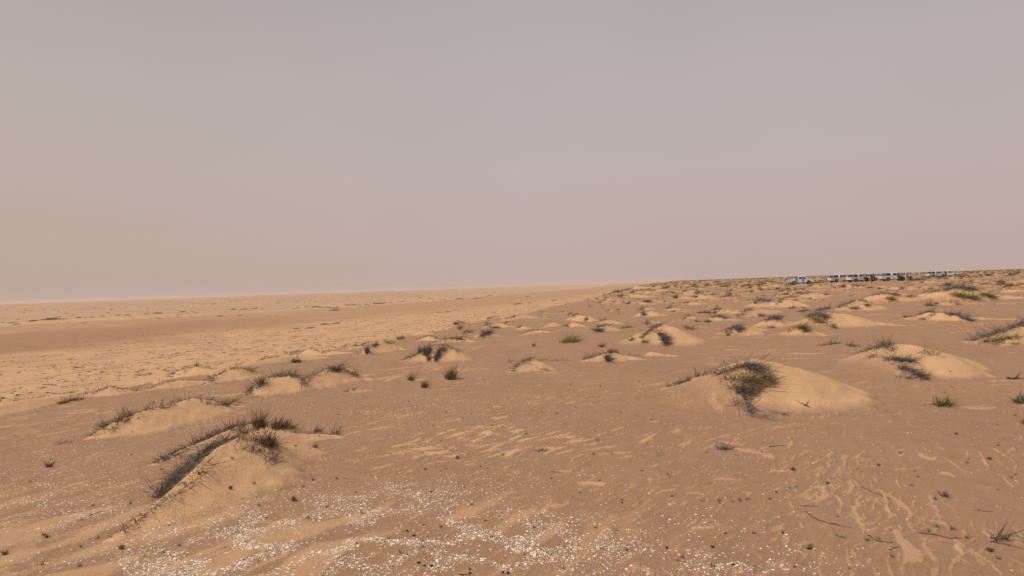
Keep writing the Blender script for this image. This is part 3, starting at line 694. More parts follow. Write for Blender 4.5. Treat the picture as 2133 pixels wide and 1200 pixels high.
bush('brush strip behind the big tangled olive bush', [S([(1662,650),(1685,647)], (8,3), 240, 9), S([(1700,647),(1728,642)], (8,4), 320, 10)], group=D)
bush('round dark green bush on the low mound under the big tangle', [S([(1660,682),(1672,682),(1680,690)], (8,5), 800, 12, O), S([(1643,692),(1655,684)], (5,3), 150, 9)], group=D)
bush('dark brush up the left slope of the mound below the parked trucks', [S([(1746,641),(1770,632),(1792,627)], (8,3), 520, 10), S([(1772,642),(1786,643)], (7,3), 240, 8, O), S([(1800,634),(1808,637)], (6,3), 130, 8)], group=D)
bush('ragged dark bush on the mound right below the parked trucks', [S([(1818,616),(1840,611),(1870,615)], (9,3), 480, 9), S([(1848,621),(1862,626)], (8,5), 300, 9, O), S([(1885,617),(1905,617)], (8,2), 130, 7)], group=D)
bush('small dry cushion alone on the flat sand in the right distance', [S([(1928,637),(1942,636)], (6,2), 200, 9, O, SPR)])
bush('largest dark bush on the far right mound under the horizon', [S([(1965,606),(1990,599),(2025,603)], (12,5), 1100, 13), S([(1985,612),(2005,618),(2035,622)], (12,5), 800, 12, O), S([(2045,612),(2068,621)], (10,4), 460, 11, O), S([(1925,611),(1955,606)], (10,4), 320, 10, O)], group=D)
bush('thin dark brush at the left end of the wide flat mound', [S([(1882,661),(1902,661)], (7,2), 170, 8, B), S([(1915,665),(1928,665)], (6,2), 130, 7, B)], group=D)
bush('arched brush over the wide flat mound', [S([(1910,656),(1932,650),(1948,652)], (7,3), 320, 9), S([(1938,658),(1944,654)], (5,3), 110, 8)], group=D)
bush('dark purple brown branches sweeping down the right of the wide flat mound', [S([(1972,654),(1990,657),(2008,663),(2022,668)], (8,3), 700, 12)], group=D)
bush('bristling dark bush along the crest at the right border', [S([(2020,710),(2055,701),(2090,689),(2133,675),(2165,668)], (9,5), 1500, 17), S([(2045,713),(2075,708),(2115,702)], (12,4), 620, 15, O), S([(2060,716),(2120,714)], (14,3), 120, 12)], group=D)
bush('dark bush fanning over the crest of the mound with three clumps', [S([(1786,738),(1810,729),(1845,722),(1865,729)], (10,6), 950, 17), S([(1830,722),(1855,718)], (10,3), 120, 17, B, TUF), S([(1810,745),(1825,741)], (8,4), 160, 13, B)], group=D)
bush('flat dark middle clump on the front of the mound with three clumps', [S([(1845,748),(1870,750),(1900,752)], (9,5), 1000, 15)], group=D)
bush('lowest dark clump hanging down the front of the mound with three clumps', [S([(1872,766),(1895,770),(1915,782),(1930,790)], (10,6), 1000, 16), S([(1862,782),(1900,788)], (10,4), 100, 13)], group=D)
bush('sparse twigs on the smooth slope of the mound with three clumps', [S([(1915,735),(1955,740)], (14,7), 90, 17, B, SPR)])
bush('dark thin branches lying left of the mound with three clumps', [S([(1702,721),(1725,718),(1748,715)], (5,2), 260, 12), S([(1760,718),(1785,723)], (9,3), 190, 13)], cat='branch', name='dry_branch')
bush('huge tangled olive and grey bush covering the windward side of the big right mound', [
  S([(1495,781),(1515,773),(1545,764),(1575,762)], (11,5), 1200, 19), S([(1505,788),(1545,790),(1592,797)], (24,17), 1350, 26, O),
  S([(1555,765),(1580,772)], (14,9), 600, 24), S([(1520,806),(1560,812),(1600,800)], (18,8), 900, 26, B), S([(1590,785),(1610,798)], (10,8), 160, 28, O, SPR)], group=D)
bush('dark tangled branches hanging below the huge olive bush', [S([(1530,815),(1560,822),(1580,816)], (16,5), 600, 20), S([(1550,825),(1556,845),(1565,862)], (14,8), 800, 18), S([(1530,830),(1535,850)], (10,12), 150, 20)], group=D)
bush('long thin runners creeping right from the foot of the big right mound', [S([(1565,868),(1590,872),(1612,876)], (10,3), 130, 26), S([(1605,855),(1640,865)], (9,3), 50, 26)])
bush('thin leafless twigs left of the huge olive bush', [S([(1452,785),(1470,781),(1490,775)], (8,3), 150, 17, G, SPR), S([(1452,785)], (5,2), 26, 22, B, TUF)])
bush('low blue grey brush patch lying left of the big right mound', [S([(1390,806),(1410,798),(1430,796)], (8,4), 520, 16)], group=D)
bush('small yellow olive sprig beside the low blue grey brush patch', [S([(1430,793),(1438,793)], (4,3), 110, 15, O, TUF)])
bush('bright green spiky bush on the smooth sand at right', [S([(1952,844),(1975,845)], (8,3), 520, 16, N, SPR, 'leaves', wid=1.6), S([(1955,845),(1975,846)], (7,2), 150, 16, O, SPR)], name='green_bush')
bush('dark green bush cut by the right edge of the picture', [S([(2118,838),(2140,839)], (8,3), 520, 16, N, SPR, 'leaves', wid=1.6), S([(2120,839),(2135,840)], (7,2), 150, 14, O, SPR)], name='green_bush')
bush('small dark sprig at the right edge below the dark green bush', [S([(2128,880),(2136,884)], (5,4), 110, 13, O, SPR)])
bush('small dry shrub standing at the head of a pale sand tongue', [S([(1500,936),(1522,936)], (7,3), 190, 19, G, SPR)])
bush('tiny dry shrub with a pale patch of sand below it', [S([(1115,940),(1140,938)], (8,3), 80, 17, G, SPR)])
bush('small dry grass tuft alone in the left foreground', [S([(100,972),(108,972)], (5,2), 90, 15, B, TUF)], cat='grass tuft', name='grass_tuft')
bush('leafless dark branching twig in the lower right corner', [S([(2070,1125),(2095,1122)], (12,5), 60, 40, G, SPR, wid=1.2)], cat='branch', name='dry_branch')
for px, py, w, lb in ((1908,583,14,'dark scrub between the people and the far trucks'), (1940,582,12,'dark scrub hiding the wheels of the far trucks'), (1700,585,12,'dark scrub on the rise right of the blue robed people'), (1650,598,9,'low dark scrub under the rear of the leftmost truck')):
    Y = 146 if w > 12 else (175 if px == 1940 else (168 if px == 1700 else 150))
    X = (px-1066.5)/F*Y; R = np.stack([X+rng.normal(size=300)*w/F*Y*.55, Y+rng.normal(size=300)*.8], 1)
    R = np.c_[R, zat(R[:, 0], R[:, 1])]; c = R.mean(0); r = empty('dry_bush', c); tag(r, lb, 'bush')
    v, f, s = stems(R-c, 1.0 if w > 10 else .6, .05, up=.6, lean=.3); link('stems', mesh_np('stems', v, f, s, [G]), r)

# green seedlings and sprouts one can point at
def leafy(label, px, py, spx, kind='leaf', n=26, mat=None):
    p = hit([px], [py])[0]; dist = math.hypot(p[0], p[1]); L = spx*dist/F*.72
    r = empty('seedling' if kind == 'leaf' else 'dry_sprout', p); tag(r, label, 'seedling' if kind == 'leaf' else 'sprout')
    R = rng.normal(size=(n, 3))*[L*.1, L*.1, 0]
    d = rng.normal(size=(n, 3)); d[:, 2] = np.abs(d[:, 2])+.5; d = unit(d)
    v, f, s = ribbons(R, d, L*rng.uniform(.4, 1, n)*.55, np.full(n, .004), rng.normal(size=(n, 3))*.15)
    link('stem', mesh_np('stem', v, f, s, [M_BROWN]), r)
    if kind == 'leaf':
        k = 5; q = np.repeat(R, k, 0)+np.repeat(d, k, 0)*(L*.5*rng.uniform(.3, 1, n*k))[:, None]
        dd = rng.normal(size=(n*k, 3)); dd[:, 2] = np.abs(dd[:, 2])*.5+.2
        v, f, s = ribbons(q, unit(dd), np.full(n*k, L*.17), np.full(n*k, L*.07), np.zeros((n*k, 3)), 2)
        link('leaves', mesh_np('leaves', v, f, s, [mat or M_GREEN]), r)
for a in ((613,1043,24,'green seedling among the densest white shells'),(253,1143,20,'green seedling at the lower end of the nearest dune'),(97,1120,16,'green seedling near the left bottom corner'),
          (658,932,18,'thin pale green seedling right of the nearest dune'),(1652,980,18,'dark green seedling beside pale sand patches at right'),(952,955,16,'green seedling on brown sand in the middle foreground'),
          (1830,970,12,'small green seedling above the wavy sand drifts'),(1724,1008,14,'green seedling in a pale sand drift at right'),(1686,1143,24,'dry green seedling at the edge of the right shell patch'),
          (1970,1035,26,'wide low green seedling with a thin tail at right'),(2063,1148,20,'dark seedling in the lower right corner'),(480,1018,16,'two leaved seedling on the front slope of the nearest dune'),
          (1992,905,10,'tiny dark seedling above the right drifts'),(2060,957,14,'small green seedling beside a slanting pale drift'),(755,857,0,''),(10,1155,18,'dark sprout at the left border near the bottom')):
    if a[2]: leafy(a[3], a[0], a[1], a[2])
SP = [(780,827),(851,837),(872,757),(965,803),(1058,828),(757,826),(981,862),(930,860),(1200,850),(1215,862),(1170,826),(1295,822),(1330,830),(1240,900),(1275,945),(1236,947),(1095,905),(968,900),(919,918),(1016,976),(1002,972),(928,977),(967,1015),(777,1060),(755,1070),(984,1052),(918,1098),(879,1127),(882,1140),(835,1152),(1166,1135),(1240,1100),(1283,1106),(1092,1155),(1256,1143),(1296,1042),(1160,862),(1120,862),(1463,1045),(1478,1008),(1500,1048),(1525,1045),(1540,1045),(1570,1112),(1673,1178),(1657,1182),(1770,1185),(2013,1120),(1952,1098),(1829,1123),(1900,1012),(1950,1040),(1855,1105),(2015,965),(1905,983),(1845,857),(1925,845),(1750,865),(1690,905),(1590,922),(1660,1015),(1484,1180),(1570,1180),(165,1180),(230,1120),(270,1050),(640,1080),(1010,1085),(1070,800),(1330,795),(1250,805),(1188,801),(1400,860),(1720,840),(60,875),(78,858),(345,840),(320,838)]
proto = []
for k in range(5):
    n = 14; R = rng.normal(size=(n, 3))*[.008, .008, 0]
    d = rng.normal(size=(n, 3)); d[:, 2] = np.abs(d[:, 2])+.7
    v, f, s = ribbons(R, unit(d), rng.uniform(.015, .05, n), np.full(n, .005), rng.normal(size=(n, 3))*.25)
    proto.append(mesh_np('dry_sprout', v, f, s, [M_BROWN if k % 2 else M_OLIVE]))
spx = list(SP)
while len(spx) < 215:
    px = random.uniform(30, 2120); py = 770+ (random.random()**1.2)*420
    if py < 640+.10*(2133-px)+40: continue
    spx.append((px, py))
for i, (px, py) in enumerate(spx):
    p = hit([px], [py])[0]
    o = link('dry_sprout', proto[i % 5], None, p); o.rotation_euler = (0, 0, random.uniform(0, 6.28)); sc = random.uniform(.5, 1.15); o.scale = (sc, sc, sc)
    tag(o, 'tiny dark dry sprout poking out of the brown sand', 'sprout', 'tiny dry sprouts scattered over the foreground')

# dead sticks
def stick(label, pts, r=.006, ox=1422, oy=800, s=3.0):
    p = [(ox+a/s, oy+b/s) for a, b in pts]; dn = []
    for a, b in zip(p[:-1], p[1:]):
        for k in range(4): dn.append((a[0]+(b[0]-a[0])*k/4+random.uniform(-1, 1), a[1]+(b[1]-a[1])*k/4+random.uniform(-1, 1)))
    dn.append(p[-1]); H = hit([q[0] for q in dn], [q[1] for q in dn]); H[:, 2] += r*.5
    c = H.mean(0); H = H-c
    bm = bmesh.new(); rings = []
    for i, h in enumerate(H):
        t = Vector(H[min(i+1, len(H)-1)]-H[max(i-1, 0)]).normalized(); sd_ = t.cross(Vector((0, 0, 1))).normalized(); up = sd_.cross(t)
        rr = r*.75*(1-.75*i/(len(H)-1))*random.uniform(.85, 1.15)
        rings.append([bm.verts.new(Vector(h)+sd_*rr*math.cos(a)+up*rr*math.sin(a)) for a in (0, 1.26, 2.51, 3.77, 5.03)])
    for a, b in zip(rings[:-1], rings[1:]):
        for k in range(5): bm.faces.new((a[k], a[(k+1) % 5], b[(k+1) % 5], b[k]))
    bm.faces.new(rings[0]); bm.faces.new(rings[-1][::-1])
    # side twigs
    for _ in range(3):
        i = random.randint(1, len(H)-2); h = Vector(H[i]); d = Vector((random.uniform(-1, 1), random.uniform(-1, 1), random.uniform(.1, .7))).normalized()*r*random.uniform(8, 16)
        s_ = Vector((0, 0, r*.4)); q = d.cross(Vector((0, 0, 1))).normalized()*r*.4
        v = [bm.verts.new(h+q), bm.verts.new(h-q), bm.verts.new(h+s_), bm.verts.new(h+d)]
        for f in ((0, 1, 3), (1, 2, 3), (2, 0, 3)): bm.faces.new([v[j] for j in f])
    me = bpy.data.meshes.new('dry_stick'); bm.to_mesh(me); bm.free(); me.materials.append(M_WOOD)
    o = link('dry_stick', me, None, c); tag(o, label, 'stick')
stick('long curved stick crossing the lower right foreground', [(1475,930),(1570,942),(1680,965),(1800,962)], .008)
stick('dark stick curving down below the wavy drifts', [(765,800),(850,855),(960,880),(1050,900)], .008)
stick('thin straight stick lying across the wavy pale drifts', [(1110,640),(1200,680),(1305,720)], .006)
stick('short stick beside the small dry shrub', [(545,390),(640,385),(715,395)])
stick('curved stick right of the lower wavy drifts', [(1160,945),(1220,985),(1330,995)], .007)
stick('short stick near the right shell patch', [(935,935),(1025,970)], .006)
stick('long thin stick running out at the lower right corner', [(1920,985),(2010,1000),(2130,1030)], .007)
stick('thin twig lying under the dark seedling drift', [(720,760),(850,765)], .005)
stick('thin straw on the brown sand at far right', [(1820,790),(1945,800)], .005)
stick('slanting twig at the right shell patch edge', [(1290,1035),(1360,1015)], .005)
stick('dark weathered branch at the right edge under the border bush', [(1960,735),(2030,738),(2132,738)], .03, 1700, 640, 4.926)
stick('thin stick among the shells near the bottom', [(1240,1030),(1320,1075)], .005, 711, 800)
stick('short twig above the small pale patch in the centre', [(1310,548),(1400,560)], .006, 711, 800)
stick('slender stick at the bottom edge of the picture', [(735,1190),(810,1196)], .006, 711, 800)
stick('brown stick left of the nearest dune brush', [(560,820),(645,795)], .006, 0, 800)
stick('dark stick lying on the smooth face of the big right mound', [(1505,628),(1560,660)], .02, 1380, 720, 5.08)
# dark droppings
dm = []
for k in range(3):
    bm = bmesh.new(); bmesh.ops.create_icosphere(bm, subdivisions=2, radius=1)
    for v in bm.verts: v.co = Vector((v.co.x*1.5, v.co.y, v.co.z*.8))*(1+.18*noise(v.co.x*1.5+k*9, v.co.y*1.5+v.co.z, 5))
    me = bpy.data.meshes.new('dropping'); bm.to_mesh(me); bm.free(); me.materials.append(M_DUNG); dm.append(me)
    for pl in me.polygons: pl.use_smooth = True
for i, (px, py) in enumerate([(848,1107),(862,1116),(872,1173),(884,1179),(899,1180),(979,1194),(1048,1193),(1058,1194),(1296,1048),(1400,1034),(1389,1142),(1604,1040),(1630,1111),(1511,1111),(1528,1177),(1472,943),(1645,1017),(1617,1026),(1484,1140)]):
    p = hit([px], [py])[0]; o = link('dropping', dm[i % 3], None, p+np.array([0, 0, .005])); s = random.uniform(.008, .012)
    o.scale = (s, s, s); o.rotation_euler = (0, 0, random.uniform(0, 3)); tag(o, 'small round dark brown dropping lying on the sand', 'dropping', 'dark droppings strewn in the foreground')

# ------------------------------------------------------------------ bushes of the far plain
def far_proto(k, nb, wid):
    R = rng.normal(size=(nb, 3))*[.34, .22, 0]; R[:, 2] = -.12*np.hypot(R[:, 0], R[:, 1])-.03
    sp = rng.random(nb) < .3; R[sp, 0] += .3
    return stems(R, .36, wid, up=random.uniform(.3, .7), lean=.45, droop=.3, curl=.35)
FP = [far_proto(k, 230, .034) for k in range(8)]
FPM = [mesh_np('dry_bush', *p, [(M_FAR, M_OLIVE, M_FAR, M_FAR)[k % 4]]) for k, p in enumerate(FP)]
FPL = [far_proto(k, 56, .085) for k in range(6)]
items = []
for (x, y, s) in FARB:
    n = 1 if random.random() < .7 else 2
    for j in range(n):
        bx = x-s*(.35 if j == 0 else -.5)+random.uniform(-.15, .15); by = y+random.uniform(-.25, .15)*s
        items.append((bx, by, s*random.uniform(.55, 1.0)*(1 if j == 0 else .6)))
for _ in range(2200):
    y = 160+1500*random.random()**1.6; x = random.uniform(float(np.interp(y, EY, EX))-3, .8*y+10)
    if all(math.hypot(x-tx, y-ty) > 6 for tx, ty in TRUCK_XY): items.append((x, y, random.uniform(.6, 1.4)*(1+y/600)))
items.sort(key=lambda t: -t[2]/t[1])
zi = zat([t[0] for t in items], [t[1] for t in items])
NI = 300-NSCR
for i, (x, y, s) in enumerate(items[:NI]):
    o = link('dry_bush', FPM[random.randrange(8)], None, (x, y, zi[i])); o.scale = (s, s, s*random.uniform(.8, 1.2)); o.rotation_euler = (0, 0, random.uniform(-.6, .6))
    tag(o, 'small dark scrub bush on a low sand hummock of the distant plain', 'bush', 'scrub bushes dotting the distant plain')
def scatter_mesh(name, protos, xs, ys, zs, ss, mats, matsel, zsq=1.0):
    parts = []
    for i in range(len(xs)):
        v, f, s_ = protos[i % len(protos)]; a = rng.uniform(-.7, .7); c, s = math.cos(a), math.sin(a)
        q = v*ss[i]; q = np.stack([q[:, 0]*c-q[:, 1]*s+xs[i], q[:, 0]*s+q[:, 1]*c+ys[i], q[:, 2]*zsq+zs[i]], 1)
        parts.append((q, f, s_, matsel[i]))
    v, f, s_, mi = merge(parts); return link(name, mesh_np(name, v, f, s_, mats, mi))
rest = items[NI:]
o = scatter_mesh('distant_scrub', FPL, [t[0] for t in rest], [t[1] for t in rest], zi[NI:], [t[2] for t in rest], [M_FAR, M_OLIVE, M_FAR], rng.integers(0, 3, len(rest)))
tag(o, 'dense dark scrub thickening towards the horizon of the plain', 'scrub', kind='stuff')
# valley floor
VT.sort(key=lambda t: -t[2]/t[1]); zv = zat([t[0]-.3*t[2] for t in VT], [t[1] for t in VT])
def flat_proto(nb, wid):
    R = rng.normal(size=(nb, 3))*[.45, .16, 0]; R[:, 2] = -.03
    return stems(R, .30, wid, up=.35, lean=.4, droop=.3, curl=.3)
VP = [flat_proto(130, .05) for k in range(5)]; VPM = [mesh_np('low_scrub', *p, [(M_BROWN, M_FAR, M_FAR)[k % 3]]) for k, p in enumerate(VP)]
VPL = [flat_proto(40, .10) for k in range(5)]
for i, (x, y, s) in enumerate(VT[:240]):
    o = link('low_scrub', VPM[i % 5], None, (x-.3*s, y, zv[i])); o.scale = (s, s, s); o.rotation_euler = (0, 0, random.uniform(-.4, .4))
    tag(o, 'low dark clump of scrub on the pale valley floor', 'scrub', 'scrub clumps on the valley floor')
vr = VT[240:]
ex_ = []
while len(ex_) < 900:
    y = 330+1500*random.random(); x = float(np.interp(y, FY, FX))-random.uniform(-30, 420)
    if abs(x) < .8*y and noise(x/60, y/60, 66) > random.uniform(-.4, .4): ex_.append((x, y, random.uniform(1.0, 2.6)))
zv = np.concatenate([zv, zat([t[0]-.3*t[2] for t in ex_], [t[1] for t in ex_])]); vr = vr+ex_
o = scatter_mesh('valley_scrub', VPL, [t[0]-.3*t[2] for t in vr], [t[1] for t in vr], zv[240:], [t[2] for t in vr], [M_FAR, M_FAR, M_BROWN], rng.integers(0, 3, len(vr)))
tag(o, 'countless low scrub specks on the pale valley floor', 'scrub', kind='stuff')
VL = [(22,672,9),(33,675,10),(68,668,14),(105,665,24),(132,664,7),(163,661,8),(178,661,5),(192,660,8),(212,658,7),(245,656,7),(264,656,9),(305,653,8),(327,652,12),(380,649,9),(400,648,5),(338,666,3),(458,658,8),(500,657,7),(485,644,9),(508,644,10),(530,642,9),
 (546,642,5),(612,642,5),(620,641,5),(655,639,11),(668,640,8),(683,640,9),(697,641,10),(696,646,13),(722,635,8),(734,635,10),(748,635,7),(762,634,7),(786,632,14),(800,630,7),(812,630,6),(838,628,6),(558,657,4),(575,657,4),
 (618,684,10),(645,683,12),(677,675,12),(700,673,10),(925,623,6),(956,622,10),(990,621,8),(1000,620,6),(915,650,8),(932,649,8),(1078,633,12),(1104,630,5),(1155,625,8),(1098,617,6),(1020,615,7),(895,622,8),(875,620,6)]
def dense_proto():
    R = rng.normal(size=(420, 3))*[.36, .24, 0]; R[:, 2] = -.03
    return stems(R, .38, .07, up=.7, lean=.3, droop=.25, curl=.3)
VLM = [mesh_np('low_scrub', *dense_proto(), [(M_BROWN, M_GREY)[k % 2]]) for k in range(4)]
for i, (px, py, wpx) in enumerate(VL):
    p = hit([px], [py+1])[0]; dist = math.hypot(p[0], p[1]); wd = wpx*p[1]/F
    o = link('low_scrub', VLM[i % 4], None, p); o.scale = (wd/1.1, wd/1.5, wd/1.9); tag(o, 'dark low bush in the line of scrub below the pale far slope', 'bush', 'bushes along the foot of the far slope')

# ------------------------------------------------------------------ shells
def shell_proto(rim, seed, rings=2):
    r = np.random.default_rng(seed); A = np.linspace(0, 2*np.pi, rim, endpoint=False)
    V = [[0, 0, .30]]; f = []; sz = []
    for k in range(1, rings+1):
        t = k/rings; rad = t*(1+.05*np.cos(A*3+seed)); hz = .30*(1-t**2.2)
        for i, a in enumerate(A): V.append([rad[i]*math.cos(a)*1.0, rad[i]*math.sin(a)*.78-(.12*t if math.sin(a) < -.8 else 0), hz+.02*r.normal()*(k < rings)])
    for i in range(rim): f += [0, 1+i, 1+(i+1) % rim]; sz.append(3)
    for k in range(rings-1):
        for i in range(rim):
            a = 1+k*rim; b = a+rim; f += [a+i, b+i, b+(i+1) % rim, a+(i+1) % rim]; sz.append(4)
    return np.array(V), np.array(f), np.array(sz)
NC = 210000
cx = rng.uniform(-30, 2160, NC); cy = 800+(rng.random(NC)**.62)*410
zz = shell_zone(cx, cy)+.012; H = np.empty((0, 3)); keep0 = rng.random(NC) < np.clip(zz*1.1, 0, 1)
cx = cx[keep0]; cy = cy[keep0]; H = np.concatenate([hit(cx[i:i+4000], cy[i:i+4000]) for i in range(0, len(cx), 4000)])
nt_ = 1-np.abs(fbm(H[:, 0]/.75, H[:, 1]/.75, 111, 3))*3.4; zz = shell_zone(cx, cy)
acc = np.clip(zz*.8, .015, .68)*sstep(.2, 1.0, nt_+.22*zz)
acc *= 1-sstep(.03, .09, interp(MH, H[:, 0], H[:, 1]))
ok = rng.random(len(H)) < acc
H = H[ok]; cx = cx[ok]; cy = cy[ok]; dist = np.hypot(H[:, 0], H[:, 1])
size = np.exp(rng.normal(size=len(H))*.38)*.0066; size = np.clip(size*.93, .0026, .0155)
print('SHELLS', len(H))
inf = (cx > 5) & (cx < 2128) & (cy < 1190)
order = np.argsort(-(size/dist)*inf); big = order[:300]; small = order[300:]
sm_ = [mesh_np('seashell', *shell_proto(14, k, 3), [M_SHELL], smooth=True) for k in range(4)]
for i in big:
    o = link('seashell', sm_[i % 4], None, H[i]); s = size[i]; o.scale = (s, s, s); o.rotation_euler = (rng.normal()*.25, rng.normal()*.25, rng.uniform(0, 6.28))
    tag(o, 'bleached white seashell lying among many others on the sand', 'seashell', 'white seashells strewn over the foreground')
pv, pf, ps = shell_proto(7, 9, 2); n = len(small)
a = rng.uniform(0, 6.28, n); tx = rng.normal(size=n)*.32; ty = rng.normal(size=n)*.32
P = np.repeat(pv[None], n, 0)*size[small][:, None, None]
c, s = np.cos(a)[:, None], np.sin(a)[:, None]
X = P[..., 0]*c-P[..., 1]*s; Y = P[..., 0]*s+P[..., 1]*c; Z = P[..., 2]+X*tx[:, None]+Y*ty[:, None]
Vv = np.stack([X, Y, Z-.12*size[small][:, None]], -1)+H[small][:, None, :]
o = link('shell_scatter', mesh_np('shell_scatter', Vv.reshape(-1, 3), (np.arange(n)[:, None]*len(pv)+pf[None]).ravel(), np.tile(ps, n), [M_SHELL]))
tag(o, 'thousands of small bleached shells and fragments strewn over the sand', 'seashells', kind='stuff')

# ------------------------------------------------------------------ trucks
M_WHITE = simple('white_paint', (.72, .72, .70), .35, .5, var=.04, scale=2)
M_GLASS = simple('dark_tinted_glass', (.02, .022, .025), .12, .6, var=.05)
M_TYRE = simple('black_rubber', (.025, .024, .023), .9, .2)
M_RIM = simple('grey_rim', (.22, .21, .20), .45, .5, .4)
M_TRIM = simple('black_plastic_trim', (.03, .03, .03), .6, .3)
M_RED = simple('red_lamp', (.35, .02, .02), .3, .5)
M_LAMP = simple('clear_lamp', (.6, .6, .58), .15, .6)
M_BED = simple('dusty_bed_liner', (.16, .13, .11), .8, .2)
def bm_obj(name, bm, mat, parent, bevel=0.0, smooth=False):
    me = bpy.data.meshes.new(name); bmesh.ops.recalc_face_normals(bm, faces=bm.faces); bm.to_mesh(me); bm.free(); me.materials.append(mat)
    if smooth:
        for p in me.polygons: p.use_smooth = True
    o = link(name, me, parent)
    if bevel: b = o.modifiers.new('bevel', 'BEVEL'); b.width = bevel; b.segments = 2; b.limit_method = 'ANGLE'
    return o
def prism(bm, pts, y0, y1):
    a = [bm.verts.new((x, y0, z)) for x, z in pts]; b = [bm.verts.new((x, y1, z)) for x, z in pts]
    n = len(pts); bm.faces.new(a); bm.faces.new(b[::-1])
    for i in range(n): bm.faces.new((a[i], b[i], b[(i+1) % n], a[(i+1) % n]))
def boxm(bm, x0, x1, y0, y1, z0, z1): prism(bm, [(x0, z0), (x1, z0), (x1, z1), (x0, z1)], y0, y1)
def hull8(bm, lo, hi):
    a = [bm.verts.new(p) for p in lo]; b = [bm.verts.new(p) for p in hi]
    bm.faces.new(a[::-1]); bm.faces.new(b)
    for i in range(4): bm.faces.new((a[i], a[(i+1) % 4], b[(i+1) % 4], b[i]))
def arc(cx_, r, z0=.38): return [(cx_+r*math.cos(t), z0+r*math.sin(t)) for t in np.linspace(math.pi, 0, 9)]
def quadp(bm, P, n, th_=.012):
    n = Vector(n).normalized()*th_; a = [bm.verts.new(Vector(p)) for p in P]; b = [bm.verts.new(Vector(p)+n) for p in P]
    bm.faces.new(a[::-1]); bm.faces.new(b)
    for i in range(4): bm.faces.new((a[i], a[(i+1) % 4], b[(i+1) % 4], b[i]))
def truck(canopy):
    t = empty('pickup_truck')
    bm = bmesh.new()
    side = [(-2.6, .52)]+arc(-1.5, .46)+arc(1.62, .46)+[(2.58, .42), (2.66, .62), (2.62, .92), (2.45, 1.04), (1.45, 1.14), (-.72, 1.14), (-.72, .82), (-2.6, .82)]
    prism(bm, side, -.9, .9); body = bm_obj('body', bm, M_WHITE, t, .04)
    bm = bmesh.new(); hull8(bm, [(-.72, -.88, 1.143), (1.40, -.86, 1.143), (1.40, .86, 1.143), (-.72, .88, 1.143)], [(-.55, -.68, 1.76), (.72, -.68, 1.76), (.72, .68, 1.76), (-.55, .68, 1.76)])
    cab = bm_obj('cab', bm, M_WHITE, t, .06)
    def sidey(z): return .88-.20*(z-1.143)/.617+.004
    for sg in (-1, 1):
        for (x0, x1, x2, x3) in ((-.60, .22, .18, -.48), (.30, 1.18, .68, .26)):
            bm = bmesh.new(); z0, z1 = 1.20, 1.66
            quadp(bm, [(x0, sg*sidey(z0), z0), (x1, sg*sidey(z0), z0), (x2, sg*sidey(z1), z1), (x3, sg*sidey(z1), z1)][::sg], (0, sg, .3)); bm_obj('window', bm, M_GLASS, cab)
        bm = bmesh.new(); prism(bm, [(-2.6, .823), (-.74, .823), (-.74, 1.12), (-2.6, 1.12)], sg*.84, sg*.9); bm_obj('bed_side', bm, M_WHITE, t, .02)
        for hx in (.30, -.62):
            bm = bmesh.new(); boxm(bm, hx, hx+.2, sg*.9, sg*.93, .98, 1.02); bm_obj('door_handle', bm, M_TRIM, body)
        bm = bmesh.new(); boxm(bm, 1.15, 1.32, sg*.90, sg*1.08, 1.16, 1.34); bm_obj('mirror', bm, M_WHITE, t, .03)
        bm = bmesh.new(); boxm(bm, 2.42, 2.66, sg*.62 if sg > 0 else -.88, sg*.88 if sg > 0 else -.62, .78, .96); bm_obj('headlight', bm, M_LAMP, t, .03)
        bm = bmesh.new(); boxm(bm, -2.64, -2.5, min(sg*.80, sg*.92), max(sg*.80, sg*.92), .78, 1.10); bm_obj('tail_light', bm, M_RED, t, .01)
        for wx in (-1.5, 1.62):
            bm = bmesh.new(); prof = [(.22, .0), (.36, .0), (.385, .03), (.385, .21), (.36, .24), (.22, .24)]; ns = 20; rg = []
            for k in range(ns):
                a_ = 2*math.pi*k/ns; rg.append([bm.verts.new((r_*math.cos(a_), yy-.12, r_*math.sin(a_))) for r_, yy in prof])
            for k in range(ns):
                for j in range(6): bm.faces.new((rg[k][j], rg[k][(j+1) % 6], rg[(k+1) % ns][(j+1) % 6], rg[(k+1) % ns][j]))
            w = bm_obj('wheel', bm, M_TYRE, t, smooth=False); w.location = (wx, sg*.80, .385)
            bm = bmesh.new(); bmesh.ops.create_cone(bm, cap_ends=True, segments=14, radius1=.225, radius2=.20, depth=.14, matrix=Matrix.Rotation(-sg*math.pi/2, 4, 'X'))
            rm = bm_obj('rim', bm, M_RIM, w); rm.location = (0, sg*.045, 0)
    bm = bmesh.new(); quadp(bm, [(1.36, -.76, 1.19), (1.36, .76, 1.19), (.80, .62, 1.69), (.80, -.62, 1.69)], (.6, 0, .66), .03); bm_obj('windscreen', bm, M_GLASS, cab)
    bm = bmesh.new(); quadp(bm, [(-.71, .70, 1.22), (-.71, -.70, 1.22), (-.585, -.6, 1.66), (-.585, .6, 1.66)], (-1, 0, .3), .02); bm_obj('rear_window', bm, M_GLASS, cab)
    bm = bmesh.new(); boxm(bm, -2.66, -2.60, -.78, .78, .56, 1.10); tg = bm_obj('tailgate', bm, M_WHITE, t, .015)
    bm = bmesh.new(); boxm(bm, -2.685, -2.662, -.42, .42, .84, .97); bm_obj('lettering_band', bm, simple('faded_lettering', (.52, .40, .36)), tg)
    bm = bmesh.new(); boxm(bm, -2.76, -2.64, -.86, .86, .40, .54); bm_obj('rear_bumper', bm, M_TRIM, t, .02)
    bm = bmesh.new(); boxm(bm, 2.60, 2.76, -.88, .88, .38, .60); bm_obj('front_bumper', bm, M_WHITE, t, .03)
    bm = bmesh.new(); boxm(bm, 2.60, 2.68, -.55, .55, .66, .90); bm_obj('grille', bm, M_TRIM, t, .01)
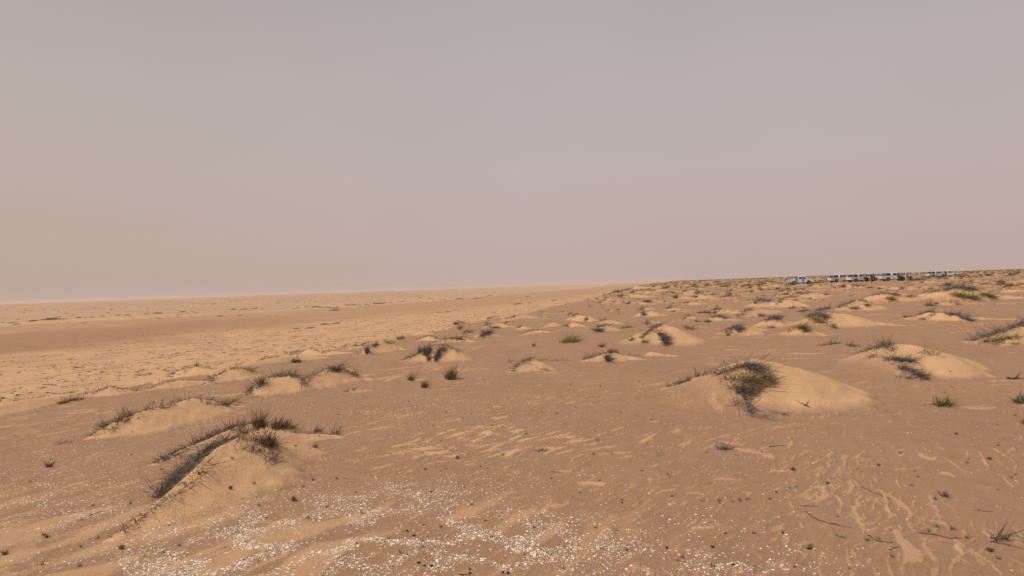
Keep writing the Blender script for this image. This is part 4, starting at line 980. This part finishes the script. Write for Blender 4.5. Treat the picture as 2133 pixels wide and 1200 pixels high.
    bm = bmesh.new(); boxm(bm, -2.58, -.76, -.83, .83, .824, .84); bm_obj('bed_floor', bm, M_BED, t)
    bm = bmesh.new(); boxm(bm, -2.3, 2.4, -.6, .6, .28, .50); bm_obj('chassis', bm, M_TRIM, t)
    if canopy:
        bm = bmesh.new(); hull8(bm, [(-2.35, -.88, 1.124), (-.76, -.88, 1.124), (-.76, .88, 1.124), (-2.35, .88, 1.124)], [(-1.75, -.64, 1.71), (-.60, -.68, 1.76), (-.60, .68, 1.76), (-1.75, .64, 1.71)])
        cn = bm_obj('canopy', bm, M_WHITE, t, .05)
        def cy_(z): return .88-.20*(z-1.124)/.626+.006
        for sg in (-1, 1):
            bm = bmesh.new(); z0, z1 = 1.15, 1.71
            quadp(bm, [(-2.29, sg*cy_(z0), z0), (-1.0, sg*cy_(z0), z0), (-.90, sg*cy_(z1), z1), (-1.77, sg*cy_(z1), z1)][::sg], (0, sg, .3)); bm_obj('window', bm, M_GLASS, cn)
        bm = bmesh.new(); quadp(bm, [(-2.34, .84, 1.15), (-2.34, -.84, 1.15), (-1.78, -.64, 1.69), (-1.78, .64, 1.69)], (-1, 0, .7), .025); bm_obj('rear_window', bm, M_GLASS, cn)
    return t
TA = truck(False); TB = truck(True); usedA = usedB = False
def put_truck(can, px, Y, h, label, dz=0):
    global usedA, usedB
    src, used = (TB, usedB) if can else (TA, usedA)
    o = src if not used else copy_tree(src)
    if can: usedB = True
    else: usedA = True
    X = (px-1066.5)/F*Y; a = math.radians(h); c, s = math.cos(a), math.sin(a)
    wh = [(X+u*c-v*s, Y+u*s+v*c) for u in (-1.5, 1.6) for v in (-.8, .8)]; z = zat([w[0] for w in wh], [w[1] for w in wh])
    pitch = math.atan2((z[0]+z[1]-z[2]-z[3])/2, 3.1)
    o.location = (X, Y, float(z.mean())-.02+dz); o.rotation_euler = (0, pitch, a)
    tag(o, label, 'pickup truck', 'white pickup trucks parked on the plain')
put_truck(False, 1668, 157, -14, 'white double cab pickup with open bed, leftmost, blue robed people at its doors')
put_truck(True, 1750, 158, 8, 'white pickup with dark windowed canopy seen from behind, left of the truck cluster')
put_truck(True, 1789, 150, 15, 'white pickup with tall canopy parked behind the men in dark trousers')
put_truck(False, 1806, 164, -8, 'white pickup whose hood and front wheel show right of the tall canopy truck')
put_truck(True, 1861, 148, -2, 'white pickup with dark canopy in side view beside the largest group of people')
put_truck(True, 1950, 196, 8, 'white pickup half hidden by dark scrub, far right of the people')
put_truck(False, 1976, 204, -8, 'farthest white pickup, only its hood showing beyond the half hidden truck')

# ------------------------------------------------------------------ people
def cloth(n, c): return simple(n, c, .9, .1, var=.1, scale=6)
M_SKIN = simple('skin', (.20, .11, .07), .6, .3); M_HAIR = simple('dark_hair', (.02, .015, .012), .7, .3)
C = {'blue': cloth('blue_cloth', (.17, .22, .40)), 'pale': cloth('pale_lilac_cloth', (.50, .44, .48)), 'black': cloth('black_cloth', (.02, .02, .024)),
     'white': cloth('white_cloth', (.62, .62, .64)), 'tan': cloth('tan_cloth', (.34, .29, .22)), 'grey': cloth('grey_cloth', (.30, .28, .27)), 'navy': cloth('navy_cloth', (.03, .035, .06))}
def skin_mesh(name, verts, edges, mat, parent, sub=1):
    me = bpy.data.meshes.new(name); me.from_pydata([v[:3] for v in verts], edges, []); me.materials.append(mat)
    o = link(name, me, parent)
    if not me.skin_vertices:
        bpy.context.view_layer.objects.active = o
        m = o.modifiers.new('skin', 'SKIN')
        if not me.skin_vertices:
            bm = bmesh.new(); bm.from_mesh(me); bm.verts.layers.skin.verify(); bm.to_mesh(me); bm.free()
    else: m = o.modifiers.new('skin', 'SKIN')
    for i, v in enumerate(verts):
        r = v[3]; me.skin_vertices[0].data[i].radius = (r, r) if not isinstance(r, tuple) else r
        me.skin_vertices[0].data[i].use_root = (i == 0)
    m.use_smooth_shade = True
    s = o.modifiers.new('sub', 'SUBSURF'); s.levels = sub; s.render_levels = sub
    return o
def person(px, Y, rz, label, top, bottom, robe=False, pose=0.0, hat=None, bent=0.0):
    X = (px-1066.5)/F*Y; t = empty('person', (X, Y, float(zat([X], [Y])[0])), math.radians(rz)); tag(t, label, 'person')
    k = bent
    def lean(z, y=0.0): return (y-k*max(0, z-.95)*.8)   # leaning forward is -y
    V = [(0, 0, .95, (.13, .10)), (0, lean(1.15), 1.15, (.12, .09)), (0, lean(1.35), 1.35, (.15, .10)), (0, lean(1.47), 1.47, (.055, .055)), (0, lean(1.54), 1.54, (.055, .06)), (0, lean(1.60, -.015), 1.60, (.078, .092)), (0, lean(1.70), 1.70, (.07, .085)), (0, lean(1.60, -.105), 1.595, .014)]
    E = [(0, 1), (1, 2), (2, 3), (3, 4), (4, 5), (5, 6), (5, 7)]
    legs = []; arms = []
    for sg in (-1, 1):
        st = .10*pose*sg
        b = len(V); V += [(sg*.09, 0, .88, .095), (sg*.11, -st*.5-.02, .48, .06), (sg*.12, st*.3, .10, .042), (sg*.125, st*.3-.15, .04, .035)]
        E += [(0, b), (b, b+1), (b+1, b+2), (b+2, b+3)]; legs += [b, b+1, b+2]
        b = len(V); ex = sg*(.24+.05*pose); ay = lean(1.4)
        V += [(sg*.19, ay, 1.40, .055), (ex, ay+.02-.1*pose, 1.12, .043), (sg*.25, ay-.10-.15*pose, .90+.18*pose, .028), (sg*.25, ay-.15-.15*pose, .82+.2*pose, (.02, .035))]
        E += [(2, b), (b, b+1), (b+1, b+2), (b+2, b+3)]; arms += [b, b+1, b+2]; h = b+3
        for fi in range(4):
            c_ = len(V); fx = V[h][0]; fy = V[h][1]+(fi-1.5)*.02; ln = (.062, .075, .07, .055)[fi]; z_ = V[h][2]
            V += [(fx, fy, z_-.05, .009), (fx-sg*.012, fy, z_-.05-ln, .008)]; E += [(h, c_), (c_, c_+1)]
        c_ = len(V); V += [(V[h][0]-sg*.01, V[h][1]-.045, V[h][2]-.01, .010), (V[h][0]-sg*.02, V[h][1]-.055, V[h][2]-.05, .008)]; E += [(h, c_), (c_, c_+1)]
    skin_mesh('body', V, E, M_SKIN, t)
    def sub(ids, add, pairs, nm, m):
        vs = [(V[i][0], V[i][1], V[i][2], tuple(x+add for x in (V[i][3] if isinstance(V[i][3], tuple) else (V[i][3],)*2))) for i in ids]
        skin_mesh(nm, vs, pairs, m, t)
    a = arms
    sub([0, 1, 2, a[0], a[1], a[2], a[3], a[4], a[5]], .022, [(0, 1), (1, 2), (2, 3), (3, 4), (4, 5), (2, 6), (6, 7), (7, 8)], 'shirt', C[top])
    if not robe:
        l = legs; sub([0, l[0], l[1], l[2], l[3], l[4], l[5]], .024, [(0, 1), (1, 2), (2, 3), (0, 4), (4, 5), (5, 6)], 'trousers', C[bottom])
    else:
        bm = bmesh.new(); rg = []
        for z_, r_ in ((1.48, .10), (1.40, .19), (1.2, .18), (.95, .19), (.6, .21), (.3, .24), (.12, .25)):
            rg.append([bm.verts.new((r_*math.cos(q_)*(1+.06*math.sin(q_*5+z_)), lean(z_)+.72*r_*math.sin(q_)*(1+.06*math.cos(q_*4)), z_)) for q_ in np.linspace(0, 2*math.pi, 20, endpoint=False)])
        for p_, q_ in zip(rg[:-1], rg[1:]):
            for j in range(20): bm.faces.new((p_[j], q_[j], q_[(j+1) % 20], p_[(j+1) % 20]))
        bm_obj('robe', bm, C[bottom], t, smooth=True)
    bm = bmesh.new(); bmesh.ops.create_uvsphere(bm, u_segments=14, v_segments=8, radius=.105 if not hat else .125)
    for v in bm.verts:
        v.co.z *= .85 if not hat else .7
        if v.co.y < -.04 and v.co.z < .02: v.co.y = -.04
    bm_obj('hair' if not hat else 'headscarf', bm, M_HAIR if not hat else C[hat], t, smooth=True).location = (0, lean(1.68)+.02, 1.68)
    return t
person(1634, 139, 200, 'person in a long pale lilac robe walking alone left of the trucks', 'pale', 'pale', True, .8, 'white')
person(1673, 152.5, 170, 'person in a blue robe leaning at the front door of the leftmost truck', 'blue', 'blue', True, .6, 'blue')
person(1659.5, 152.5, 190, 'person in a blue robe standing behind the cab of the leftmost truck', 'blue', 'blue', True, .3)
person(1804, 142, 30, 'person in a tan shirt and black trousers left of the front wheel', 'tan', 'black', False, .5)
person(1801, 144, 10, 'person in a grey shirt beside the one in the tan shirt', 'grey', 'grey', False, .3)
person(1816.5, 138, 0, 'person all in black standing nearest before the white hood', 'black', 'black', False, .2)
person(1820.5, 148, 60, 'person in navy clothes just behind the one all in black', 'navy', 'black', False, .3)
person(1873, 141, -40, 'person in a navy shirt bending forward in front of the canopy truck', 'navy', 'black', False, .6, None, .55)
person(1879, 140, 160, 'person in a tan shirt and black trousers facing the one bending forward', 'tan', 'black', False, .4)
person(1877, 143, 20, 'person in a grey shirt and black trousers in the middle of the group', 'grey', 'black', False, .2)
person(1889.5, 142, 10, 'person in a grey robe right of the bending person', 'grey', 'grey', True, .2, 'grey')
person(1893, 145, 10, 'person in grey clothes and a dark cap behind the white shirted person', 'grey', 'grey', False, .2)
person(1897, 141.5, 0, 'person in a white shirt and black trousers at the right of the group', 'white', 'black', False, .3)
person(1970.5, 188, 0, 'person in dark clothes beside the half hidden far truck', 'black', 'navy', False, .4)

# ------------------------------------------------------------------ dusty air
bm = bmesh.new(); HZ = 6900
boxm(bm, -HZ, HZ, -HZ, HZ, -20.0, 16.0)
me = bpy.data.meshes.new('haze'); bmesh.ops.recalc_face_normals(bm, faces=bm.faces); bm.to_mesh(me); bm.free()
hm = bpy.data.materials.new('dusty_air'); hm.use_nodes = True; hn = hm.node_tree; hn.nodes.clear()
ho = hn.nodes.new('ShaderNodeOutputMaterial'); hv = hn.nodes.new('ShaderNodeVolumePrincipled')
hv.inputs['Density'].default_value = 1.25e-4; hv.inputs['Color'].default_value = (.86, .77, .71, 1); hv.inputs['Anisotropy'].default_value = .2
hn.links.new(hv.outputs[0], ho.inputs['Volume']); me.materials.append(hm)
hz = link('haze', me); tag(hz, 'pale dusty air fading the far ground into the sky', 'haze', kind='stuff')
